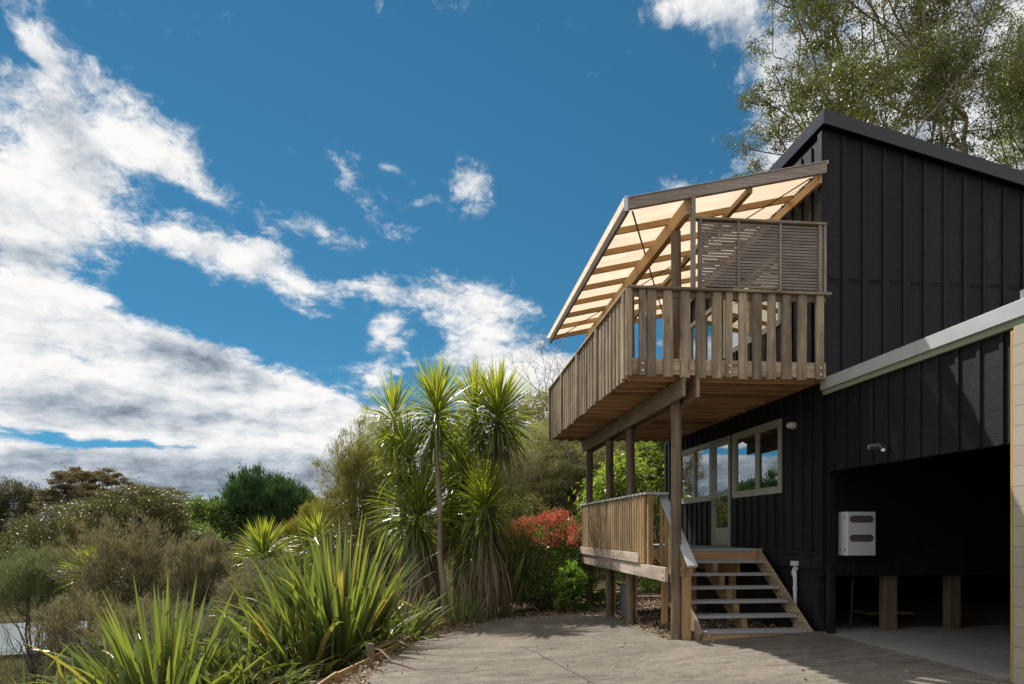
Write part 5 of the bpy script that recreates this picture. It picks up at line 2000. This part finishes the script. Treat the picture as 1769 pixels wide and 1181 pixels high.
# the weeping olive trees behind the porch
bush('weeping_tree', 'olive green tree with long drooping wispy branches behind the red hedge', 'tree', S_(938, 850, 33.0), (3.1, 2.3, 2.9), 620, 120, 0.32, 0.018,
     'weeping_leaf', 'weep', 51, trunk=(0.14, 1), limbs=46, clump=0.16, fill=0.35, bark='bark_pale', twigs=90, flat=0.35)
bush('weeping_tree', 'taller olive tree right under the far end of the balcony', 'tree', S_(1020, 808, 35.0), (3.3, 2.4, 3.3), 560, 110, 0.30, 0.022,
     'weeping_leaf', 'weep', 52, trunk=(0.16, 1), limbs=46, clump=0.16, fill=0.35, bark='bark_pale', twigs=70, flat=0.45)
bush('weeping_tree', 'olive tree behind the light green shrubs next to the house corner', 'tree', S_(1110, 800, 31.0), (2.6, 2.0, 3.1), 420, 110, 0.24, 0.022,
     'weeping_leaf', 'weep', 53, trunk=(0.16, 1), limbs=36, clump=0.18, fill=0.3, bark='bark_pale', twigs=50, flat=0.5)
bush('reddish_shrub', 'rusty brown twiggy shrub behind the right hand cabbage tree heads', 'shrub', S_(880, 812, 26.0), (1.1, 1.0, 1.0), 150, 80, 0.10, 0.02,
     'brown_twig', 'round', 54, trunk=(0.06, 1), limbs=20, twigs=30)
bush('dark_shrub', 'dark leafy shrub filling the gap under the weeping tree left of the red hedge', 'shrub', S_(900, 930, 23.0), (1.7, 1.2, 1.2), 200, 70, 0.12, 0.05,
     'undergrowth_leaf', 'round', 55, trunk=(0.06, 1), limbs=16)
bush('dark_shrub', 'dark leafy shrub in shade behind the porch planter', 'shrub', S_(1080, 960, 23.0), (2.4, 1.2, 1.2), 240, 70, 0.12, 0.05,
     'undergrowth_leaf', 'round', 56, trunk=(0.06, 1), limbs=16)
bush('feathery_tree', 'dark olive tree top showing just left of the balcony end', 'tree', S_(945, 735, 38.0), (2.4, 2.0, 1.6), 160, 80, 0.2, 0.05,
     'feather_leaf', 'round', 57, trunk=(0.12, 1), limbs=20)


def bare_tree(label, base, aim, h, seed, spread=0.55, depth=6, r0=0.07):
    rg = np.random.default_rng(seed)
    o = empty('bare_tree', tuple(base), label, 'tree')
    lines = []
    def grow(p, d, L, r, k):
        d = unit(d)
        q = p + d * L
        mid = (p + q) / 2 + rg.normal(0, 0.05 * L, 3)
        lines.append(([tuple(p), tuple(mid), tuple(q)], r, r * 0.68))
        if k == 0:
            return
        nb = 3 if rg.uniform() < 0.45 else 2
        for i in range(nb):
            nd = unit(d + rg.normal(0, spread, 3) + np.array([0, 0, 0.12]))
            grow(q, nd, L * rg.uniform(0.62, 0.88), r * 0.64, k - 1)
    base = np.array(base, float)
    grow(base, np.array(aim, float), h, r0, depth)
    woody('branches', lines, 'twig_grey', o, 4)
    return o


b1 = S_(985, 800, 30.0)
bare_tree('leafless tree with fine grey twigs behind the far end of the balcony', b1, (-0.2, 0, 1), 1.5, 61, depth=7, r0=0.06)
b1 = S_(880, 830, 30.0)
bare_tree('thin leafless sapling between the cabbage trees and the balcony', b1, (0.1, 0, 1), 1.0, 62, depth=5, spread=0.35, r0=0.035)


# ------------------------------------------------------------------ tall trees behind the house
def gum_tree():
    rg = np.random.default_rng(71)
    base = S_(1722, 700, 25.0)
    base[2] = 0.2
    o = empty('gum_tree', tuple(base), 'very tall open gum tree with bare forking branches rising behind the roof', 'tree')
    lines, tips = [], []
    def grow(p, d, L, r, k):
        d = unit(d)
        n = 4
        pts = [tuple(p)]
        q = p.copy()
        for i in range(n):
            d = unit(d + rg.normal(0, 0.09, 3) + np.array([0, 0, 0.03]))
            q = q + d * L / n
            pts.append(tuple(q))
            if k <= 3 and rg.uniform() < 0.55:
                tips.append((q + rg.normal(0, 0.25, 3), k))
        lines.append((pts, r, r * 0.7))
        if k == 0:
            tips.append((q, 0))
            return
        nb = 3 if rg.uniform() < 0.5 else 2
        for i in range(nb):
            nd = unit(d * 0.9 + rg.normal(0, 0.50, 3) + np.array([0, 0, 0.10]))
            grow(q, nd, L * rg.uniform(0.62, 0.9), r * 0.66, k - 1)
    S0 = base + np.array([0, 0, 9.6])
    lines.append((limb_path(base, S0, rg, 6, 0.02), 0.34, 0.26))
    for (dx, dy, L, r) in ((-0.55, 0.1, 3.9, 0.15), (-0.22, -0.2, 4.6, 0.17), (0.12, 0.2, 4.8, 0.19), (0.45, 0.0, 3.4, 0.15), (-0.75, 0.1, 2.8, 0.11), (0.85, 0.0, 3.2, 0.13)):
        grow(S0 + np.array([dx * 0.2, 0, rg.uniform(-0.8, 0.3)]), np.array([dx, dy, 1.0]), L, r, 5)
    C = np.array([t[0] for t in tips])
    keep = rg.uniform(0, 1, len(C)) < 0.80
    C = C[keep]
    V, F, T = foliage(C, rg.uniform(0.2, 0.62, len(C)), 100, 0.135, 0.040, rg, 'round', base + np.array([0, 0, 9]), flat=0.7)
    np_mesh('crown', V, F, 'gum_leaf', o, tint=T)
    woody('trunk', lines, 'bark_gum', o, 6)


gum_tree()
bush('wattle_tree', 'yellow green tree at the right edge of the picture behind the roof', 'tree', S_(1800, 190, 23.5), (1.5, 1.6, 3.6), 300, 90, 0.13, 0.022,
     'wattle_leaf', 'spray', 73, base_z=0.2, trunk=(0.16, 1), limbs=40, clump=0.17, fill=0.4, lum=0.4)

# ------------------------------------------------------------------ the bank and valley on the left
bush('kanuka_tree', 'feathery olive green tree with upswept branches left of the cabbage trees', 'tree', S_(622, 850, 22.0), (1.25, 1.0, 1.95), 300, 95, 0.15, 0.014,
     'feather_leaf', 'spray', 81, base_z=-3.2, trunk=(0.09, 1), limbs=50, clump=0.17, fill=0.25, lum=0.35, trunks=3, twigs=130, topbias=0.25)
bush('kanuka_tree', 'darker feathery tree close behind the cabbage trees on their left', 'tree', S_(668, 820, 24.0), (0.85, 0.9, 2.1), 210, 85, 0.15, 0.014,
     'feather_leaf', 'spray', 82, base_z=-3.2, trunk=(0.09, 1), limbs=40, clump=0.17, fill=0.2, lum=0.3, trunks=2, twigs=90)
bush('kanuka_tree', 'low feathery yellow green bush in front of the dark conifer', 'tree', S_(560, 915, 24.0), (1.25, 1.0, 1.0), 230, 130, 0.16, 0.014,
     'feather_leaf', 'spray', 83, base_z=-3.6, trunk=(0.08, 1), limbs=30, clump=0.18, fill=0.3, twigs=60)
bush('olive_shrub', 'dense small leaved olive shrub under the feathery tree', 'shrub', S_(640, 965, 20.0), (1.5, 1.0, 1.15), 240, 90, 0.09, 0.030,
     'glossy_dark_leaf', 'round', 84, trunk=(0.06, 1), limbs=20)
bush('conifer_tree', 'broad dark green conifer standing out against the clouds', 'tree', S_(448, 908, 46.0), (3.3, 2.6, 3.7), 620, 170, 0.26, 0.05,
     'conifer_leaf', 'spray', 85, base_z=-7, trunk=(0.25, 1), limbs=20, clump=0.13, fill=0.30, lum=0.25, bottom=-0.95)
bush('conifer_tree', 'smaller dark conifer hugging the right side of the broad one', 'tree', S_(512, 912, 47.0), (1.7, 1.9, 2.7), 220, 170, 0.26, 0.05,
     'conifer_leaf', 'spray', 86, base_z=-7, trunk=(0.2, 1), limbs=12, clump=0.17, fill=0.6, lum=0.2, bottom=-0.95)
bush('broadleaf_tree', 'light green rounded tree touching the left side of the dark conifer', 'tree', S_(345, 928, 44.0), (2.4, 2.0, 2.4), 240, 110, 0.26, 0.09,
     'light_tree_leaf', 'round', 87, base_z=-7, trunk=(0.2, 1), limbs=20, clump=0.18)
bush('pohutukawa_tree', 'wide dark leathery leaved tree with tiered crown on the left', 'tree', S_(225, 920, 36.0), (3.3, 2.4, 2.5), 360, 150, 0.12, 0.045,
     'glossy_dark_leaf', 'tier', 88, base_z=-6.5, trunk=(0.22, 1), limbs=50, clump=0.15, fill=0.35, lum=0.35, flat=0.45, bottom=-0.6)
bush('pohutukawa_tree', 'tiered dark tree with a ragged flat top just right of the widest one', 'tree', S_(272, 898, 38.0), (1.7, 1.5, 1.9), 130, 130, 0.12, 0.045,
     'glossy_dark_leaf', 'tier', 89, base_z=-6.5, trunk=(0.2, 1), limbs=30, clump=0.22, fill=0.3, lum=0.45, flat=0.4, bottom=-0.4)
bush('pohutukawa_tree', 'dark glossy leaved tree low on the left, in front of the tiered one', 'tree', S_(100, 960, 33.0), (2.7, 2.0, 2.0), 300, 140, 0.12, 0.045,
     'glossy_dark_leaf', 'round', 90, base_z=-6.5, trunk=(0.2, 1), limbs=30, clump=0.17, fill=0.4, lum=0.3)
bush('umbrella_tree', 'brownish umbrella shaped tree rising highest on the far left skyline', 'tree', S_(150, 870, 62.0), (4.6, 2.6, 2.6), 170, 150, 0.28, 0.08,
     'umbrella_leaf', 'tier', 91, base_z=-7, trunk=(0.3, 1), limbs=60, clump=0.14, fill=0.3, lum=0.4, flat=0.35, bottom=-0.3)
bush('umbrella_tree', 'small flat topped tree crown standing above its brown neighbour', 'tree', S_(146, 828, 66.0), (2.0, 1.6, 0.8), 70, 80, 0.30, 0.12,
     'umbrella_leaf', 'tier', 92, base_z=-7, trunk=(0.2, 1), limbs=30, clump=0.22, fill=0.3, lum=0.4, flat=0.35, bottom=-0.2)
bush('gum_tree', 'far gum tree with loose rounded clumps at the left edge', 'tree', S_(12, 876, 72.0), (3.0, 2.4, 2.4), 80, 260, 0.30, 0.07,
     'far_gum_leaf', 'round', 93, base_z=-7, trunk=(0.28, 1), limbs=40, clump=0.26, fill=0.55, lum=0.3)
bush('broadleaf_tree', 'mid green bushy tree between the tiered tree and the light rounded one', 'tree', S_(318, 945, 40.0), (1.9, 1.6, 1.5), 180, 100, 0.20, 0.07,
     'light_tree_leaf', 'round', 94, base_z=-7, trunk=(0.15, 1), limbs=20)
bush('manuka_shrub', 'big brown twiggy shrub spreading in front of the left trees', 'shrub', S_(218, 985, 18.5), (1.45, 1.1, 1.25), 300, 60, 0.13, 0.017,
     'brown_twig', 'spray', 95, trunk=(0.05, 1), limbs=60, clump=0.13, fill=0.15, lum=0.5, trunks=4, twigs=300)
bush('manuka_shrub', 'brown upright brushy shrub with vertical twigs left of the small cabbage tree', 'shrub', S_(352, 1005, 18.0), (0.88, 0.85, 1.25), 240, 70, 0.16, 0.016,
     'brown_twig', 'spray', 96, trunk=(0.04, 1), limbs=50, clump=0.14, fill=0.15, lum=0.35, trunks=5, twigs=300)
bush('manuka_shrub', 'low brown twiggy shrub below the far cabbage tree head', 'shrub', S_(150, 1085, 16.0), (1.1, 0.9, 0.8), 190, 55, 0.12, 0.016,
     'brown_twig', 'spray', 97, trunk=(0.04, 1), limbs=40, clump=0.17, fill=0.25, trunks=3, twigs=140)
bush('tea_tree', 'soft grey green billowing shrub at the left edge above the water', 'shrub', S_(52, 1020, 21.0), (1.6, 1.2, 1.2), 380, 130, 0.11, 0.014,
     'soft_grey_leaf', 'spray', 98, trunk=(0.05, 1), limbs=40, clump=0.16, fill=0.3, trunks=3, twigs=60, bottom=-0.5)
bush('manuka_shrub', 'dull brown shrub filling the space behind the low flax', 'shrub', S_(255, 1090, 14.5), (1.1, 0.8, 0.55), 160, 55, 0.12, 0.016,
     'brown_twig', 'spray', 99, trunk=(0.04, 1), limbs=30, clump=0.18, fill=0.25, trunks=3, twigs=80)
bush('grey_shrub', 'grey brown scrub below the small cabbage tree head', 'shrub', S_(450, 1040, 16.5), (1.2, 0.9, 0.9), 240, 110, 0.09, 0.014,
     'brown_twig', 'round', 100, trunk=(0.04, 1), limbs=24, clump=0.18, fill=0.3, twigs=60)
bush('olive_shrub', 'olive scrub between the brown brushy shrub and the conifer', 'shrub', S_(470, 985, 27.0), (2.0, 1.2, 1.1), 240, 90, 0.11, 0.035,
     'undergrowth_leaf', 'round', 101, trunk=(0.06, 1), limbs=20)


# ------------------------------------------------------------------ far woodland, scrub, litter, pond
def mass(name, label, centres, rad, nleaf, L, Wd, mat, seed, style='round', flat=0.7):
    rg = np.random.default_rng(seed)
    C = np.array(centres)
    V, F, T = foliage(C, rad, nleaf, L, Wd, rg, style, C.mean(0) - np.array([0, 0, 5]), flat)
    o = np_mesh(name, V, F, mat, None, tint=T)
    tag(o, label, 'woodland', kind='stuff')


pond_c = spot(35, 1108, 44.0)
for i_, (u_, d_, h_, lb_) in enumerate(((18, 20.0, 0.62, 'thin leafless shrub at the left edge in front of the water'), (66, 21.0, 0.66, 'thin leafless shrub second from the left edge in front of the water'),
                                        (110, 19.0, 0.6, 'leafless brown shrub between the water and the low brown scrub'))):
    b_ = spot(u_, 1100, d_)
    b_[2] = ground_z(b_[0], b_[1])
    bare_tree(lb_, b_, (0.05, 0, 1), h_ + (-3.6 - b_[2]) * 0.28, 400 + i_, depth=6, spread=0.42, r0=0.035)


def far_wood():
    rg = np.random.default_rng(201)
    cs, rs = [], []
    for i in range(340):
        u = rg.uniform(-500, 1300)
        d = rg.uniform(75, 190)
        p = S_(u, 918, d)
        g = ground_z(p[0], p[1])
        h = rg.uniform(4, 7.5)
        top = min(g + h, EYE + 0.006 * d + rg.uniform(-0.8, 0.9))
        for k in range(7):
            cs.append((p[0] + rg.normal(0, 2.0), p[1] + rg.normal(0, 2.0), top - abs(rg.normal(0, 1.6))))
            rs.append(rg.uniform(1.0, 2.0))
    mass('far_woodland', 'far wooded hillside beyond the valley, seen as one dull green mass', cs, np.array(rs), 60, 0.75, 0.30, 'far_gum_leaf', 202)
    cs, rs = [], []
    n = 0
    while n < 3000:
        y = rg.uniform(9, 46)
        x = edge_x(y) - 1.2 - rg.uniform(0, 1) ** 0.8 * 26
        if x / y < -1.05:
            continue
        n += 1
        g = ground_z(x, y)
        if (x - pond_c[0]) ** 2 / 90 + (y - pond_c[1]) ** 2 / 55 < 1:
            continue
        cs.append((x, y, g + rg.uniform(0.05, 1.15) * min(1.0, (edge_x(y) - x) / 5)))
        rs.append(rg.uniform(0.35, 0.95))
    for k_ in range(420):
        d = rg.uniform(13, 36)
        p_ = spot(rg.uniform(-60, 330), 918, d)
        g = ground_z(p_[0], p_[1])
        if (p_[0] - pond_c[0]) ** 2 / 90 + (p_[1] - pond_c[1]) ** 2 / 55 > 1:
            cs.append((p_[0], p_[1], g + rg.uniform(0.1, 1.0)))
            rs.append(rg.uniform(0.3, 0.7))
    mass('bank_scrub', 'tangled scrub covering the bank below the flax and shrubs', cs, np.array(rs), 90, 0.10, 0.032, 'undergrowth_leaf', 203)


far_wood()


def litter():
    rg = np.random.default_rng(301)
    n = 26000
    y = rg.uniform(4, 21, n)
    x = np.array([edge_x(a) for a in y]) + rg.uniform(-0.4, 9.0, n)
    pl = np.interp(y, [4.0, 9.24, 12.6, 13.4, 14.0, 15.0, 15.7], [-1.45, -0.91, -0.42, 0.10, 0.52, 0.95, 1.25])
    pr = np.interp(y, [10.05, 10.12, 10.35, 11.4, 14.4, 15.0, 15.7], [5.74, 3.86, 3.50, 3.52, 3.62, 3.4, 2.4])
    on = (x > pl) & (x < pr) & (y < 15.7)
    edge = on & (((x - pl) < 0.35 * rg.uniform(0, 1, n) ** 4) | ((y > 14.9) & (rg.uniform(0, 1, n) < 0.25)) | (rg.uniform(0, 1, n) < 0.012))
    ok = (~on | edge) & (x < 5.6)
    x, y = x[ok], y[ok]
    z = np.array([ground_z(a, b) for a, b in zip(x, y)]) + 0.040 + rg.uniform(0, 0.02, len(x))
    P0 = np.stack([x, y, z], 1)
    D = rand_dirs(len(x), rg) * np.array([1, 1, 0.25])
    V, F = quads_leaves(P0, D, rg.uniform(0.03, 0.085, len(x)), rg.uniform(0.02, 0.04, len(x)), rg)
    o = np_mesh('leaf_litter', V, F, 'litter', None, tint=rg.uniform(0, 1, len(x)))
    tag(o, 'dry leaf litter scattered on the brown gravel', 'leaf litter', kind='stuff')
    # pebbles
    n = 5200
    y = rg.uniform(8, 19, n)
    x = np.array([edge_x(a) for a in y]) + rg.uniform(0.05, 8.0, n)
    pl = np.interp(y, [4.0, 9.24, 12.6, 13.4, 14.0, 15.0, 15.7], [-1.45, -0.91, -0.42, 0.10, 0.52, 0.95, 1.25]) - 0.02
    pr = np.interp(y, [10.05, 10.12, 10.35, 11.4, 14.4, 15.0, 15.7], [5.74, 3.86, 3.50, 3.52, 3.62, 3.4, 2.4]) + 0.02
    on = (x > pl) & (x < pr) & (y < 15.7)
    ok = ~on & (x < 5.6)
    x, y = x[ok], y[ok]
    k = len(x)
    s = rg.uniform(0.012, 0.032, k)
    z = np.array([ground_z(a, b) for a, b in zip(x, y)]) + 0.012
    cube = np.array([[-1, -1, -0.6], [1, -1, -0.6], [1, 1, -0.6], [-1, 1, -0.6], [-0.7, -0.7, 0.6], [0.7, -0.7, 0.6], [0.7, 0.7, 0.6], [-0.7, 0.7, 0.6]])
    V = cube[None] * s[:, None, None] * rg.uniform(0.7, 1.3, (k, 1, 3)) + rg.normal(0, 0.15, (k, 8, 3)) * s[:, None, None]
    a = rg.uniform(0, 6.28, k)
    ca, sa = np.cos(a)[:, None], np.sin(a)[:, None]
    X = V[..., 0] * ca - V[..., 1] * sa
    Y = V[..., 0] * sa + V[..., 1] * ca
    V = np.stack([X, Y, V[..., 2]], -1) + np.stack([x, y, z], 1)[:, None, :]
    f = np.array([[0, 3, 2, 1], [4, 5, 6, 7], [0, 1, 5, 4], [1, 2, 6, 5], [2, 3, 7, 6], [3, 0, 4, 7]])
    F = (f[None] + (np.arange(k) * 8)[:, None, None]).reshape(-1, 4)
    o = np_mesh('pebbles', V.reshape(-1, 3), F, 'litter', None, tint=np.repeat(rg.uniform(0, 0.8, k), 6))
    tag(o, 'small brown stones lying on the gravel strip and under the porch', 'gravel', kind='stuff')
    # grass and weeds along the edges of the concrete
    pts = []
    for (cx, cy, r, m_) in ((-0.55, 12.9, 0.25, 60), (0.1, 14.35, 0.35, 150), (0.8, 15.4, 0.3, 60), (-1.15, 9.6, 0.25, 60), (-1.2, 8.6, 0.3, 60), (-0.95, 10.4, 0.25, 50),
                            (3.7, 11.0, 0.14, 50), (3.62, 11.6, 0.14, 50), (3.8, 10.7, 0.12, 30), (3.9, 12.1, 0.2, 30), (2.0, 16.3, 0.5, 60), (3.3, 16.2, 0.4, 80), (0.35, 15.6, 0.35, 80), (1.4, 18.0, 1.0, 180), (4.1, 15.4, 0.4, 60)):
        a = rg.uniform(0, 6.28, m_)
        rr = r * rg.uniform(0, 1, m_) ** 0.7
        for i in range(m_):
            X_, Y_ = cx + rr[i] * math.cos(a[i]), cy + rr[i] * math.sin(a[i]) * 1.4
            pts.append((X_, Y_, ground_z(X_, Y_)))
    P0 = np.array(pts)
    D = rand_dirs(len(P0), rg) * 0.8 + np.array([0, 0, 0.9])
    V, F, m_ = blades(P0, D, rg.uniform(0.04, 0.13, len(P0)), 0.011, 1.1, rg, S=3)
    o = np_mesh('grass', V, F, 'grass_blade', None, tint=np.repeat(rg.uniform(0, 1, len(P0)), m_))
    tag(o, 'little tufts of grass along the concrete edge', 'grass', kind='stuff')


litter()

p = S_(35, 1108, 44.0)
p[2] = max(ground_z(p[0] + a_, p[1] + b_) for a_ in (-9, 0, 9) for b_ in (-6, 0, 6)) + 0.27
m = MB()
n = 40
vs = [(p[0] + 9.5 * math.cos(t) * (1 + 0.12 * math.sin(3 * t)), p[1] + 7.5 * math.sin(t), p[2]) for t in [2 * math.pi * k / n for k in range(n)]]
m.add(vs, [tuple(range(n))])
o = m.build('pond', 'pond_water')
o['kind'] = 'structure'

a, b = S_(872, 831, 60.0), S_(936, 812, 60.0)
r = empty('far_house', tuple((a + b) / 2 - np.array([0, 0, 2.5])), 'distant house of which only a strip of pale sloping roof shows through the trees', 'house')
m = MB()
m.bar(tuple(a), tuple(b), 3.0, 0.16)
m.build('roof', 'far_roof', r)
m = MB()
m.bar(tuple(a - np.array([0, 0, 1.4])), tuple(b - np.array([0, 0, 1.4])), 2.6, 2.2)
m.build('wall', 'inner_dark', r)
